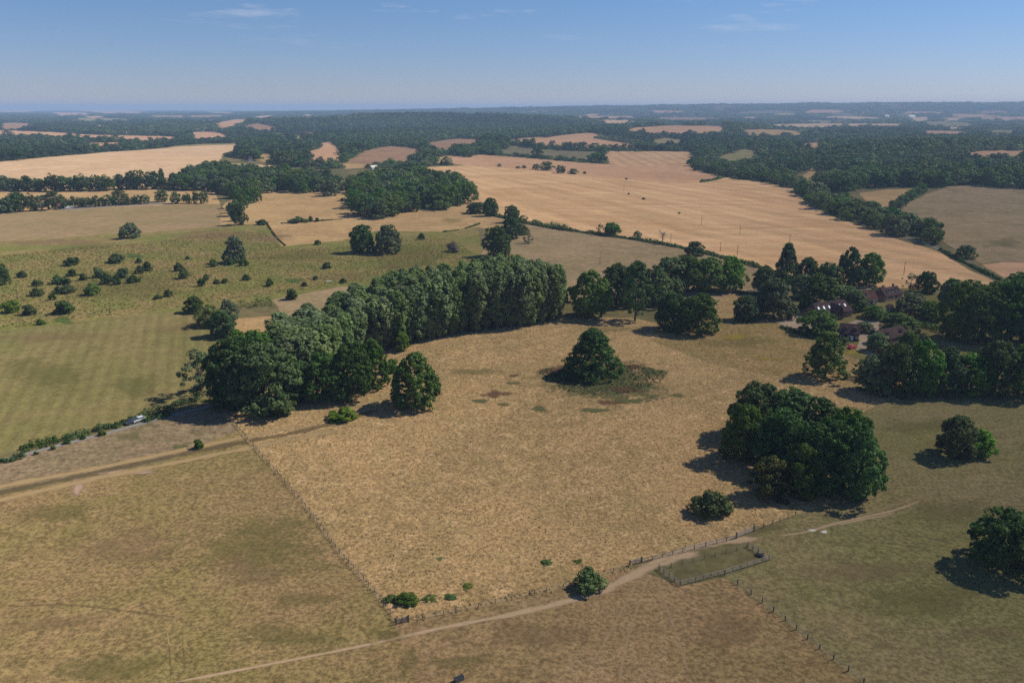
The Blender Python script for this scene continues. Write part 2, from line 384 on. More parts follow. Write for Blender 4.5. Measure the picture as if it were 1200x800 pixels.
FIELDS = [  # name, material, outline in the photograph (drawn on the ground), later ones win
 ('wheat_field', 'wheat_left', [(-120,215),(0,190),(60,184),(130,178),(200,173),(240,170.5),(279,169.5),(281,176),(262,182),(258,187),(248,198),(235,206),(235,222),(-120,226)]),
 ('grass_strip', 'palegreen', [(195,171.8),(240,168.6),(281,167.8),(279,169.5),(240,170.5),(200,173)]),
 ('wheat_field', 'wheat_left', [(250,199),(256,191),(300,193),(330,194.5),(345,202),(325,205),(285,203),(262,202)]),
 ('stubble_field', 'gold', [(298,187),(308,180),(318,180),(323,188),(312,191)]),
 ('stubble_field', 'pink', [(350,186),(362,178),(376,173),(376,168),(388,166),(400,176),(402,190),(372,192)]),
 ('grass_field', 'palegreen', [(318,162),(340,159.5),(372,160),(382,164),(345,164.6)]),
 ('stubble_field', 'pink', [(-80,152),(2,153),(60,155),(120,158.5),(200,160),(212,163),(180,166),(100,163),(40,160),(-80,158)]),
 ('stubble_field', 'wheat_left', [(126,153.6),(150,154),(188,157),(160,157.4),(128,156)]),
 ('stubble_field', 'pink', [(101,171),(106,167.5),(143,167),(140,172),(112,174)]),
 ('stubble_field', 'gold', [(78,173),(95,172),(94,175),(80,175)]),
 ('stubble_field', 'brown', [(-20,163.5),(25,163),(22,167.5),(-20,168.5)]),
 ('stubble_field', 'pink', [(93,137),(118,136),(128,137.2),(110,138.6)]),
 ('stubble_field', 'wheat_left', [(114,146.6),(127,147.4),(124,149),(112,148)]),
 ('stubble_field', 'pink', [(226,142),(250,140.8),(253,142.6),(235,144)]),
 ('stubble_field', 'pink', [(252,147),(258,143),(275,140),(293,140),(285,144),(272,148),(262,151)]),
 ('stubble_field', 'wheat_left', [(293,138),(305,136),(320,135),(318,137.2),(303,139)]),
 ('stubble_field', 'pink', [(229,152),(244,149),(244,151)]),
 ('stubble_field', 'wheat_left', [(351,134.5),(368,134),(367,136),(353,136.2)]),
 ('plough_field', 'brown', [(284,148),(302,145),(320,149),(326,153.6),(300,153)]),
 ('plough_field', 'brown', [(170,135.6),(262,135),(262,137.4),(190,138)]),
 ('brown_hill_field', 'brown', [(408,188),(425,178),(445,173),(462,171),(480,173),(497,177),(488,184),(472,191),(430,194),(405,196)]),
 ('stubble_field', 'gold', [(398,191),(432,193),(440,196),(405,198)]),
 ('brown_hill_field', 'brown', [(498,168),(520,164.5),(537,162.5),(555,163),(572,166),(556,170),(532,173),(520,179),(508,173)]),
 ('stubble_field', 'pink', [(503,191),(520,182.5),(540,183),(565,181.5),(600,184),(680,190.5),(720,193),(750,195),(790,194),(806,190),(812,195),(830,204),(850,207.5),(800,214),(735,210),(680,205),(600,197.5),(545,194)]),
 ('crop_field', 'greygreen', [(583,179.5),(590,170),(600,171),(620,174),(660,177),(700,178),(704,184),(695,190.5),(660,187),(600,182.6)]),
 ('stubble_field', 'pink', [(606,167),(640,161.4),(660,158.4),(692,155.4),(720,162),(745,167),(757,173),(735,174.8),(690,174),(645,173),(620,170)]),
 ('stubble_field', 'gold', [(588,163),(640,160.4),(632,164),(600,168)]),
 ('striped_stubble_field', 'striped', [(704,189),(712,177.5),(760,177),(812,178),(815,184),(806,190),(790,194),(750,195),(720,193)]),
 ('stubble_field', 'pink', [(730,154),(745,149.5),(790,147),(845,148),(849,153.5),(835,157.4),(760,157.4)]),
 ('stubble_field', 'wheat_left', [(700,142),(735,141),(749,143),(740,145),(705,144.4)]),
 ('stubble_field', 'wheat_left', [(684,134),(702,133.4),(701,135.4),(686,135.6)]),
 ('grass_field', 'palegreen', [(760,165.6),(780,162),(800,164),(798,170),(772,170.6)]),
 ('stubble_field', 'wheat_left', [(893,146),(925,145.4),(965,144.8),(1056,145),(1056,148),(1000,149),(960,150),(915,148.6)]),
 ('grass_field', 'palegreen', [(833,189),(850,181),(875,174),(884,176),(888,182),(912,183),(912,188.4),(895,190),(880,187),(868,190),(850,195),(838,193)]),
 ('stubble_field', 'pink', [(924,171),(940,168.4),(963,167),(962,176),(940,174.4),(928,174.6)]),
 ('stubble_field', 'gold', [(942,197),(958,194),(958,199),(953,204),(945,213),(934,210),(948,202)]),
 ('stubble_field', 'pink', [(1124,181),(1150,177),(1290,176),(1290,186),(1150,186),(1135,184)]),
 ('stubble_field', 'wheat_left', [(1066,139),(1085,137),(1091,141),(1070,143)]),
 ('stubble_field', 'wheat_left', [(1104,138.6),(1130,137.8),(1127,141),(1106,142)]),
 ('stubble_field', 'pink', [(1138,138),(1205,136.6),(1205,140.6),(1175,142)]),
 ('stubble_field', 'wheat_left', [(1110,149),(1132,149),(1131,151.8),(1112,152)]),
 ('stubble_field', 'pink', [(870,137.6),(885,136.8),(886,139.6),(874,140.4)]),
 ('hillside_pasture', 'bare', [(1038,251),(1060,240),(1085,228),(1110,219),(1130,217.5),(1200,222),(1330,226),(1330,310),(1215,308),(1170,306.5),(1150,309),(1130,298),(1110,286),(1080,270)]),
 ('wheat_field', 'pink', [(1151,310),(1175,307),(1330,310),(1330,336),(1190,333)]),
 ('grass_field', 'gold', [(1007,226),(1040,222),(1071,221),(1066,227),(1050,238),(1040,249),(1025,241),(1012,233)]),
 ('wheat_field', 'wheat', [(478,197),(545,194),(600,197.5),(680,205),(735,210),(800,214),(850,207.5),(890,213),(930,222),(942,234),(957,246),(985,257),(1020,269),(1060,283),(1098,294),(1140,318),(1170,332),(1145,336),(1060,341),(1000,338),(930,324),(900,316),(850,302),(800,290),(750,281),(700,274),(650,267),(600,257),(556,246),(552,225),(540,212)]),
 ('gold_field', 'gold', [(-120,240),(0,224),(65,221),(190,219),(250,220),(258,239),(180,241),(70,247),(0,253),(-120,260)]),
 ('pale_pasture', 'moor', [(-120,258),(0,251),(70,246),(180,241),(258,239),(266,262),(255,265.5),(180,272),(90,277),(0,285),(-120,290)]),
 ('gold_field', 'gold', [(258,264),(262,240),(280,228),(330,221),(400,222),(440,222),(450,258),(400,257),(345,261),(314,264)]),
 ('gold_field', 'gold', [(440,262),(450,240),(500,226),(552,225),(560,247),(556,262),(500,268)]),
 ('gold_field', 'gold', [(314,264),(345,261),(400,257),(480,256),(556,246),(600,257),(592,271),(560,266.5),(520,272),(440,271),(400,282),(330,289)]),
 ('rough_hillside', 'scrubland', [(-120,290),(0,285),(90,277),(180,272),(255,265.5),(266,262),(300,263),(314,264),(330,289),(400,282),(440,271),(520,272),(560,266.5),(565,300),(600,330),(480,340),(350,345),(320,350),(200,366),(0,389),(-120,400)]),
 ('grazed_field', 'bare', [(600,257),(650,267),(700,274),(750,281),(800,290),(850,302),(900,316),(890,338),(840,352),(760,358),(680,360),(640,340),(592,321),(563,298),(592,271)]),
 ('small_brown_field', 'bare', [(318,351),(350,345),(400,336),(480,334),(480,350),(400,372),(350,392),(340,380),(332,370)]),
 ('small_gold_field', 'gold', [(270,374),(332,369),(340,380),(310,392),(275,388)]),
 ('mown_meadow', 'mown', [(-120,402),(0,389.5),(200,366.5),(232,361),(275,388),(300,410),(262,445),(240,474),(215,477),(150,493),(80,511),(0,532),(-120,563)]),
 ('thistle_pasture', 'mauve', [(-120,585),(0,543),(60,525),(140,505),(215,484),(262,478),(285,515),(200,536),(100,556),(0,575),(-120,600)]),
 ('left_pasture', 'left', [(-160,610),(0,580),(100,560),(200,540),(285,500),(420,540),(520,690),(560,720),(600,860),(120,860),(-200,860)]),
 ('brown_pasture', 'bottom', [(520,860),(480,790),(463,731),(640,690),(740,665),(800,686),(850,676),(900,712),(960,760),(1012,800),(1060,860)]),
 ('right_pasture', 'right', [(1060,860),(1012,800),(960,760),(900,712),(850,676),(903,656),(876,640),(900,622),(930,604),(960,560),(960,500),(1003,470),(1060,440),(1100,445),(1330,440),(1400,860)]),
 ('dry_meadow', 'meadow', [(267,488),(240,474),(262,445),(330,410),(450,395),(560,388),(660,372),(740,372),(800,385),(850,345),(884,345),(900,352),(905,378),(950,400),(1000,420),(1060,440),(1062,462),(1030,472),(1003,486),(985,500),(990,560),(970,590),(930,604),(872,624),(745,660),(640,688),(500,722),(463,729),(452,710),(420,672),(398,648),(367,605),(330,560),(300,527)]),
 ('green_meadow', 'lush', [(760,398),(830,385),(850,372),(905,379),(935,388),(950,398),(985,412),(1010,425),(960,440),(900,440),(830,425)]),
 ('garden', 'lawn', [(880,352),(900,341),(1000,337),(1090,338),(1200,345),(1200,420),(1100,432),(1020,428),(950,398),(935,388),(905,379)]),
 ('gravel_drive', 'gravel', [(912,380),(925,368),(945,366),(962,372),(958,384),(940,389)]),
 ('gravel_yard', 'gravel', [(980,384),(1002,375),(1030,376),(1040,386),(1036,396),(1022,402),(1030,410),(1020,416),(1002,411),(1008,398),(988,392)]),
 ('farmyard', 'farmyard', [(64,246),(68,243),(100,241.5),(180,237.5),(200,237.5),(200,239),(120,243),(84,246)]),
]

_frng = np.random.default_rng(12)
def far_fields():
    out = []
    taken = [np.array(f[2]) for f in FIELDS]
    for k in range(400):
        cx = _frng.uniform(-60, 1260); cy = _frng.choice([_frng.uniform(129.5, 140), _frng.uniform(136, 160)])
        if 300 < cx < 690 and cy < 157: continue
        w = _frng.uniform(10, 40); h = _frng.uniform(.7, 1.5) * (1 + (cy - 128) / 12)
        sk = _frng.uniform(-.5, .5) * w
        p = np.array([(cx - w + sk, cy - h), (cx + w * _frng.uniform(-.2, .4) + sk, cy - h * _frng.uniform(.9, 1.3)), (cx + w + sk, cy - h * _frng.uniform(.3, .9)), (cx + w * _frng.uniform(.7, 1.1) - sk, cy + h * _frng.uniform(.2, .9)), (cx - w * _frng.uniform(.7, 1.1) - sk, cy + h)])
        if any(inside(q, p[:, 0], p[:, 1]).any() or inside(p, q[:, 0], q[:, 1]).any() for q in taken): continue
        taken.append(p + (p - [cx, cy]) * .15)
        m = ['pink', 'wheat_left', 'palegreen', 'greygreen', 'gold', 'pink', 'brown'][_frng.integers(7)]
        out.append(('distant_field', m, [tuple(v) for v in p]))
        if len(out) > 26: break
    return out
FIELDS[0:0] = far_fields()
def densify(g, step):
    out = []
    n = len(g)
    for i in range(n):
        a, b = g[i], g[(i + 1) % n]
        k = max(1, int(np.hypot(*(b - a)[:2]) / step(np.hypot(*((a + b) / 2)[:2]))))
        for j in range(k): out.append(a + (b - a) * j / k)
    return np.array(out)

def build_ground():
    rng = np.random.default_rng(4)
    V = []; F = []
    # radial rings, finer near the camera
    rad = [12.0]
    while rad[-1] < 22000: rad.append(rad[-1] * (1.035 if rad[-1] < 6000 else 1.05) + .5)
    V.append((0.01, 0.02))
    for i, r in enumerate(rad):
        full = r < 160
        n = 90 if full else 110
        lo, hi = (0, 2 * math.pi) if full else (math.radians(22), math.radians(158))
        for k in range(n if full else n + 1):
            a = lo + (hi - lo) * (k + .5 * (i % 2)) / n + rng.normal(0, .0015)
            V.append((r * math.cos(a), r * math.sin(a)))
    outlines = []
    for name, mat, px in FIELDS:
        g = ground(px)
        x_, y_ = g[:, 0], g[:, 1]
        if np.sum(x_ * np.roll(y_, -1) - np.roll(x_, -1) * y_) < 0: g = g[::-1]      # anticlockwise
        g = densify(g, lambda d: max(5, d * .02))
        d = np.hypot(g[:, 0], g[:, 1])
        w = np.minimum(d * .0016, 2.2)
        g[:, 0] += rng.normal(0, 1, len(g)) * w * .5; g[:, 1] += rng.normal(0, 1, len(g)) * w * .5
        o = len(V); V += [(p[0], p[1]) for p in g]; F.append(list(range(o, o + len(g))))
        outlines.append(g)
    r = delaunay_2d_cdt([Vector(v) for v in V], [], F, 0, 0.02)
    rv, rf, of = r[0], r[2], r[5]
    xy = np.array([(v.x, v.y) for v in rv]); z = terrain(xy[:, 0], xy[:, 1])
    P = np.column_stack([xy, z])
    owner = np.array([max(o) if len(o) else -1 for o in of])
    tri = np.array([list(f) for f in rf if len(f) == 3]); keep = np.array([len(f) == 3 for f in rf]); owner = owner[keep]
    # make every face look up
    a, b, c = P[tri[:, 0]], P[tri[:, 1]], P[tri[:, 2]]
    cr = (b[:, 0]-a[:, 0])*(c[:, 1]-a[:, 1]) - (b[:, 1]-a[:, 1])*(c[:, 0]-a[:, 0])
    tri[cr < 0] = tri[cr < 0][:, ::-1]
    for k in range(-1, len(FIELDS)):
        t = tri[owner == k]
        if not len(t): continue
        u, inv = np.unique(t, return_inverse=True)
        name, mat = ('ground', 'ground') if k < 0 else FIELDS[k][:2]
        me = mesh_np(name, P[u], inv.ravel(), np.full(len(t), 3), [M[mat]], smooth=True)
        structure(link(name, me))
    return outlines
OUTLINES = build_ground()

def pts_in(poly_px, spacing, rng, jitter=.45, along=None):
    """points spread over a patch of ground given by its outline in the photograph"""
    g = ground(poly_px)[:, :2]
    lo, hi = g.min(0), g.max(0)
    n = ((hi - lo) / spacing).astype(int) + 1
    X, Y = np.meshgrid(np.arange(n[0]), np.arange(n[1]))
    X = lo[0] + (X + .5 * (Y % 2)) * spacing; Y = lo[1] + Y * spacing
    X = X.ravel() + rng.uniform(-1, 1, X.size) * spacing * jitter; Y = Y.ravel() + rng.uniform(-1, 1, Y.size) * spacing * jitter
    m = inside(g, X, Y)
    return np.column_stack([X[m], Y[m]])

# ------------------------------------------------------------------ sheets that lie on the ground: roads, worn paths, patches of cover
def spline(g, step):
    g = np.asarray(g); seg = np.hypot(*(g[1:, :2] - g[:-1, :2]).T); s = np.concatenate([[0], np.cumsum(seg)])
    n = max(8, int(s[-1] / step)); q = np.linspace(0, s[-1], n)
    out = []
    for v in q:                                   # Catmull-Rom through the given points
        i = min(max(np.searchsorted(s, v) - 1, 0), len(g) - 2)
        t = (v - s[i]) / max(seg[i], 1e-6)
        p0, p1, p2, p3 = g[max(i-1, 0)], g[i], g[i+1], g[min(i+2, len(g)-1)]
        out.append(.5 * ((2*p1) + (p2-p0)*t + (2*p0-5*p1+4*p2-p3)*t*t + (3*p1-p0-3*p2+p3)*t**3))
    return np.array(out)
def ribbon(name, px, width, mat, lift=.02, step=2.0, wob=.15, seed=1, world=None):
    rng = np.random.default_rng(seed)
    c = spline(ground(px)[:, :2] if world is None else np.asarray(world), step)
    t = np.gradient(c, axis=0); t /= np.linalg.norm(t, axis=1)[:, None]; nrm = np.column_stack([-t[:, 1], t[:, 0]])
    wid = np.full(len(c), width) if np.isscalar(width) else np.interp(np.linspace(0, 1, len(c)), np.linspace(0, 1, len(width)), width)
    wid = wid * (1 + rng.normal(0, wob, len(c)))
    offs = (-.5, -.25, 0, .25, .5); ed = (0, .55, 1, .55, 0)
    V = []; E = []
    for k, o in enumerate(offs):
        p = c + nrm * (o * wid)[:, None]
        V.append(np.column_stack([p, terrain(p[:, 0], p[:, 1]) + lift])); E.append(np.full(len(c), ed[k]))
    n = len(c); V = np.concatenate(V); E = np.concatenate(E)
    E = E.reshape(5, n); fade = np.clip(np.minimum(np.arange(n), n - 1 - np.arange(n)) / 3.0, 0, 1); E = (E * fade).ravel()
    f = [(k*n+i, k*n+i+1, (k+1)*n+i+1, (k+1)*n+i) for k in range(4) for i in range(n-1)]
    f = np.array(f)[:, ::-1]
    me = mesh_np(name, V, f.ravel(), np.full(len(f), 4), [mat], smooth=True)
    nz = me.polygons[0].normal.z
    if nz < 0: me.flip_normals()
    a = me.attributes.new('edge', 'FLOAT', 'POINT'); a.data.foreach_set('value', E.astype(np.float32))
    return structure(link(name, me))
def patch(name, cx, cy, rx, ry, mat, lift=.012, seed=0, rot=0.0):
    rng = np.random.default_rng(seed)
    n = 40; rings = 9
    ang = np.linspace(0, 2 * math.pi, n, endpoint=False)
    wob = 1 + .16 * np.sin(2 * ang + rng.uniform(0, 6)) + .11 * np.sin(3 * ang + rng.uniform(0, 6)) + .07 * np.sin(5 * ang + rng.uniform(0, 6))
    pts = [(cx, cy)]; E = [1.0]
    for k in range(1, rings + 1):
        q = k / rings
        ux = q * rx * wob * np.cos(ang); uy = q * ry * wob * np.sin(ang)
        pts += list(zip(cx + ux * math.cos(rot) - uy * math.sin(rot), cy + ux * math.sin(rot) + uy * math.cos(rot))); E += [1 - q] * n
    g = ground(pts); g[:, 2] += lift
    f = []; sz = []
    for i in range(n): f += [0, 1 + (i + 1) % n, 1 + i]; sz.append(3)
    for k in range(rings - 1):
        for i in range(n):
            a = 1 + k * n; f += [a + i, a + (i + 1) % n, a + n + (i + 1) % n, a + n + i]; sz.append(4)
    me = mesh_np(name, g, f, sz, [mat], smooth=True)
    if me.polygons[5].normal.z < 0: me.flip_normals()
    a = me.attributes.new('edge', 'FLOAT', 'POINT'); a.data.foreach_set('value', np.array(E, np.float32))
    return structure(link(name, me))

S = {}
S['dust'] = soft_mat('trodden_dust', (.45, .33, .21), (.37, .26, .155), .8, .85, .7)
S['faint'] = soft_mat('faint_trail', (.42, .30, .18), (.34, .24, .135), 1.6, .5, 1.1)
S['rut'] = soft_mat('faint_rut', (.11, .085, .045), (.15, .11, .06), 1.0, .32, .9)
S['soil'] = soft_mat('bare_soil', (.42, .28, .2), (.34, .23, .16), 1.2, .9, .7)
S['chalk'] = soft_mat('chalk', (.62, .56, .48), (.5, .44, .36), .8, .95, .5)
S['dark'] = soft_mat('dark_wheel_rut', (.11, .085, .045), (.15, .11, .06), 1.0, .6, .8)
S['green'] = soft_mat('green_sward', (.125, .12, .038), (.15, .135, .048), 2.2, .30, 1.1)
S['olive'] = soft_mat('olive_sward', (.155, .145, .045), (.125, .125, .038), 3.0, .35, 1.2)
S['brownwash'] = soft_mat('scorched_grass', (.25, .16, .09), (.21, .14, .075), 2.4, .28, 1.2)
S['rust'] = soft_mat('ruddy_dry_grass', (.27, .17, .095), (.23, .15, .08), 2.4, .6, 1.2)
S['straw'] = soft_mat('pale_straw', (.37, .265, .132), (.32, .225, .11), 1.0, .85, .8)
S['sedge'] = soft_mat('marsh_sedge', (.08, .092, .036), (.125, .118, .05), 1.1, .95, 1.0)
S['dock'] = soft_mat('rusty_dock', (.105, .055, .032), (.15, .085, .05), 1.0, .85, 1.3)
S['yellow'] = soft_mat('yellow_flowers', (.38, .28, .035), (.24, .19, .05), .7, .7, 1.1)
S['nettle'] = soft_mat('nettle_bed', (.06, .105, .025), (.085, .125, .032), 1.0, .9, .8)
S['stub'] = soft_mat('pale_wheel_lines', (.66, .47, .27), (.6, .42, .24), 2.0, .8, .5)
M['asphalt'] = plain_mat('worn_asphalt', (.17, .165, .165), .9, .1, 0, .2, .6)
M['lane'] = soft_mat('lane_asphalt', (.235, .222, .205), (.2, .19, .178), 1.2, .98, .25)

# worn path through the bottom pasture, past the paddock and off to the right
ribbon('path', [(190,802),(330,775),(430,755),(520,735),(620,715),(700,693),(745,672),(775,658),(830,643)], [1.3,1.3,1.5,2.2,3.2,5.0,5.2], S['dust'], seed=2)
ribbon('path', [(520,735),(600,712),(660,697),(715,683)], .8, S['faint'], .018, seed=3)
ribbon('path', [(745,668),(800,645),(850,634),(905,629)], [2.2,3.0,4.5,3.2], S['dust'], .024, seed=5)
ribbon('path', [(900,629),(940,624),(980,613),(1020,604),(1050,597),(1088,583)], [1.0,1.0,1.3,1.4,1.0,.7], S['dust'], seed=6)
ribbon('path', [(970,618),(985,614.5),(1010,608.5),(1035,604),(1062,596)], [.9,1.4,1.2,.9,.6], S['dust'], .022, seed=61)
ribbon('path', [(985,611),(1020,600),(1060,588),(1110,572)], .9, S['faint'], .016, seed=7)
ribbon('path', [(762,668),(735,750),(724,812)], 0.9, S['faint'], .016, seed=8)
ribbon('path', [(752,672),(715,740),(686,790)], 0.9, S['faint'], .014, seed=9)
ribbon('path', [(765,670),(790,735),(810,800)], .9, S['faint'], .012, seed=10)
ribbon('path', [(1000,610),(1080,628),(1140,640)], .7, S['rut'], .012, seed=11)
ribbon('path', [(1000,634),(1050,637),(1110,648)], .8, S['rut'], .014, seed=12)
ribbon('path', [(0,712),(70,708),(150,716),(230,726)], .9, S['rut'], .012, seed=13)
ribbon('path', [(196,735),(202,800)], .7, S['rut'], .012, seed=14)
ribbon('path', [(212,735),(219,800)], .7, S['rut'], .012, seed=15)
ribbon('path', [(195,735),(200,765)], .5, S['straw'], .02, seed=16)
# old track across the left with its strips of long dry grass
ribbon('track', [(-60,592),(0,577),(100,556),(200,535),(290,517),(340,508),(400,493),(445,479)], 5.0, S['dark'], .012, seed=17)
ribbon('grass_verge', [(-60,586),(0,570),(100,551),(200,530),(290,511),(360,497)], 4.6, S['straw'], .02, seed=18)
ribbon('grass_verge', [(-60,600),(0,586),(100,563),(200,543),(295,524),(400,503)], 5.0, S['straw'], .024, seed=19)
ribbon('grass_verge', [(267,488),(300,527),(330,560),(367,605),(398,648),(420,672),(452,710),(463,729)], 1.6, S['straw'], .02, seed=20)
ribbon('grass_verge', [(470,726),(520,717),(600,700),(680,680),(740,662)], 2.8, S['straw'], .02, seed=21)
ribbon('grass_verge', [(262,470),(330,486),(400,478),(455,462),(470,430),(520,404),(600,392),(660,382)], 4.0, S['straw'], .02, seed=22)
# lanes
ribbon('lane', [(-60,556),(0,540),(60,524),(130,506),(170,495),(215,483),(255,474),(300,466)], 3.6, M['lane'], .03, seed=23, wob=.03)
ribbon('road', [(1060,278),(1098,291),(1118,300),(1150,316),(1185,334)], 4.8, M['lane'], .08, seed=24, wob=.02)
ribbon('lane', [(858,342),(900,341),(940,344),(1000,338),(1060,343),(1130,342)], 4.2, M['lane'], .05, seed=25, wob=.03)
ribbon('road', [(920,222),(938,228),(948,240),(958,248)], 5.0, M['lane'], .15, seed=26, wob=.02)
ribbon('farm_track', [(683,206),(705,213),(735,223),(765,236),(800,249),(836,264)], 3.4, S['stub'], .12, seed=27)
ribbon('farm_track', [(560,222),(566,236),(572,248),(580,252)], 2.2, S['stub'], .12, seed=28)
ribbon('wheel_line', [(640,200),(760,232),(900,268),(1040,306)], 1.6, S['stub'], .1, seed=29)
ribbon('wheel_line', [(560,200),(620,228),(700,255),(820,284)], 1.6, S['stub'], .1, seed=30)
ribbon('wheel_line', [(800,236),(900,262),(1000,290),(1110,325)], 1.6, S['stub'], .1, seed=31)
# bare spots and patches of other growth
for k, (n, cx, cy, rx, ry, mt) in enumerate([
 ('bare_soil_patch', 91, 571, 11, 15, 'soil'), ('bare_soil_patch', 150, 553, 50, 5, 'soil'),
 ('bare_soil_patch', 412, 753, 8, 5, 'straw'), ('bare_soil_patch', 441, 754, 11, 5, 'straw'), ('chalk_patch', 952, 621, 9, 2.6, 'chalk'), ('chalk_patch', 966, 623, 7, 2.4, 'chalk'),
 ('bare_soil_patch', 277, 748, 5, 2, 'straw'), ('bare_soil_patch', 293, 746, 5, 2, 'straw'), ('bare_soil_patch', 270, 768, 5, 2, 'straw'),
 ('green_patch', 350, 702, 75, 13, 'green'), ('green_patch', 330, 745, 90, 18, 'green'), ('green_patch', 455, 742, 40, 14, 'green'), ('green_patch', 300, 640, 120, 60, 'olive'),
 ('green_patch', 60, 600, 80, 20, 'green'), ('green_patch', 110, 780, 120, 25, 'olive'), ('brown_patch', 150, 640, 120, 28, 'brownwash'), ('brown_patch', 60, 730, 90, 18, 'brownwash'), ('brown_patch', 290, 670, 70, 24, 'brownwash'),
 ('green_patch', 540, 775, 60, 14, 'green'), ('green_patch', 480, 775, 18, 30, 'green'), ('brown_patch', 640, 745, 90, 28, 'brownwash'), ('brown_patch', 850, 740, 70, 32, 'brownwash'),
 ('green_patch', 1120, 600, 90, 25, 'green'), ('green_patch', 1090, 700, 120, 30, 'green'), ('brown_patch', 1010, 670, 90, 22, 'brownwash'), ('brown_patch', 1150, 740, 70, 18, 'brownwash'), ('green_patch', 1080, 500, 80, 14, 'green'), ('green_patch', 900, 618, 40, 8, 'green'),
 ('sedge_bed', 708, 447, 124, 33, 'sedge'), ('sedge_bed', 765, 436, 28, 7, 'sedge'), ('sedge_bed', 695, 481, 22, 5, 'sedge'), ('sedge_bed', 632, 479, 16, 6, 'sedge'), ('sedge_bed', 562, 470, 14, 5, 'sedge'), ('sedge_bed', 740, 470, 26, 6, 'sedge'), ('sedge_bed', 795, 463, 12, 4, 'sedge'), ('sedge_bed', 600, 449, 12, 3, 'sedge'), ('sedge_bed', 590, 474, 12, 4, 'sedge'),
 ('dock_bed', 646, 435, 30, 8, 'dock'), ('dock_bed', 582, 462, 24, 6, 'dock'), ('dock_bed', 602, 440, 9, 3, 'dock'), ('dock_bed', 742, 430, 22, 5, 'dock'), ('dock_bed', 730, 456, 40, 5, 'dock'), ('dock_bed', 715, 472, 30, 4, 'dock'),
 ('flower_patch', 860, 395, 30, 5, 'yellow'), ('flower_patch', 900, 420, 26, 4, 'yellow'), ('flower_patch', 1000, 412, 26, 5, 'yellow'), ('flower_patch', 770, 388, 10, 3, 'yellow'),
 ('green_patch', 860, 402, 70, 10, 'green'), ('green_patch', 720, 386, 50, 6, 'green'), ('green_patch', 560, 435, 40, 6, 'olive'),
 ('nettle_bed', 74, 375, 20, 6, 'nettle'), ('nettle_bed', 158, 300, 19, 4, 'nettle'), ('nettle_bed', 345, 329, 17, 4, 'nettle'), ('nettle_bed', 250, 470, 22, 5, 'nettle'), ('thistle_bed', 212, 524, 13, 5, 'sedge'), ('thistle_bed', 150, 512, 30, 5, 'green'),
 ('green_patch', 150, 335, 140, 26, 'olive'), ('green_patch', 480, 300, 90, 22, 'olive'), ('green_patch', 350, 300, 60, 12, 'olive'), ('green_patch', 100, 290, 60, 6, 'green'), ('brown_patch', 250, 275, 60, 9, 'rust'), ('brown_patch', 70, 284, 90, 6, 'rust'), ('brown_patch', 320, 278, 40, 7, 'rust'), ('brown_patch', 400, 325, 50, 6, 'brownwash'), ('brown_patch', 460, 312, 24, 7, 'brownwash'),
 ('green_patch', 60, 440, 70, 30, 'olive'), ('green_patch', 160, 450, 50, 20, 'olive'), ('brown_patch', 60, 395, 90, 10, 'brownwash'), ('brown_patch', 210, 385, 40, 9, 'brownwash'),
 ('green_patch', 530, 258, 22, 4, 'green'), 
 ('green_patch', 1175, 285, 30, 10, 'green')]):
    patch(n, cx, cy, rx, ry, S[mt], .012 + .0045 * (k % 9) + .0001 * max(0, 520 - cy), seed=k)
# ------------------------------------------------------------------ foliage
L = {
 'round':  leaf_mat('oak_leaves', (.034, .070, .013), (.118, .185, .038)),
 'dark':   leaf_mat('dark_leaves', (.025, .056, .013), (.092, .152, .034), .22),
 'poplar': leaf_mat('poplar_leaves', (.078, .122, .040), (.225, .29, .12), .25, .03),
 'light':  leaf_mat('light_green_leaves', (.05, .096, .016), (.15, .23, .045), .3, .04),
 'grey':   leaf_mat('grey_green_leaves', (.062, .09, .042), (.155, .195, .095), .2, .03),
 'yellow': leaf_mat('yellow_green_leaves', (.09, .118, .016), (.24, .26, .045), .3, .02),
 'shrub':  leaf_mat('scrub_leaves', (.032, .062, .013), (.10, .15, .035), .22, .05),
 'rust':   leaf_mat('rusty_leaves', (.035, .045, .012), (.125, .125, .036), .2, .03),
 'dead':   leaf_mat('dead_twigs', (.10, .085, .075), (.2, .175, .155), .05, .02),
 'wood':   leaf_mat('distant_wood_leaves', (.032, .062, .018), (.095, .15, .042), .15, .07),
 'woodlight': leaf_mat('distant_light_leaves', (.058, .096, .026), (.15, .20, .06), .2, .05),
 'wooddark': leaf_mat('distant_dark_leaves', (.018, .038, .014), (.055, .09, .03), .1, .05),
}
BARK = plain_mat('bark', (.085, .068, .05), .9, .1, 0, .35, 2.5)
PALEBARK = plain_mat('pale_bark', (.30, .27, .23), .9, .1, 0, .3, 1.2)
DEADWOOD = plain_mat('dead_wood', (.26, .22, .18), .9, .1, 0, .3, 2)

# envelope: (relative height, relative radius)
ENV = {
 'round':  [(0, .55), (.12, .84), (.32, 1.0), (.55, .93), (.76, .70), (.9, .42), (1, .12)],
 'broad':  [(0, .7), (.12, .93), (.3, 1.0), (.55, .93), (.78, .70), (.92, .4), (1, .12)],
 'ovoid':  [(0, .72), (.08, .93), (.25, 1.0), (.45, .92), (.65, .76), (.82, .55), (.94, .3), (1, .1)],
 'cone':   [(0, .86), (.06, 1.0), (.2, .90), (.4, .70), (.6, .52), (.8, .37), (.92, .24), (1, .06)],
 'poplar': [(0, .34), (.12, .62), (.35, .92), (.65, 1.0), (.82, .88), (.94, .58), (1, .25)],
 'spruce': [(0, .6), (.1, .95), (.25, .9), (.45, .72), (.6, .60), (.78, .36), (.92, .2), (1, .04)],
 'tall':   [(0, .5), (.15, .8), (.3, .8), (.5, .92), (.7, .8), (.85, .65), (.95, .4), (1, .15)],
 'dome':   [(0, .86), (.15, 1.0), (.4, .95), (.65, .76), (.85, .47), (1, .1)],
}
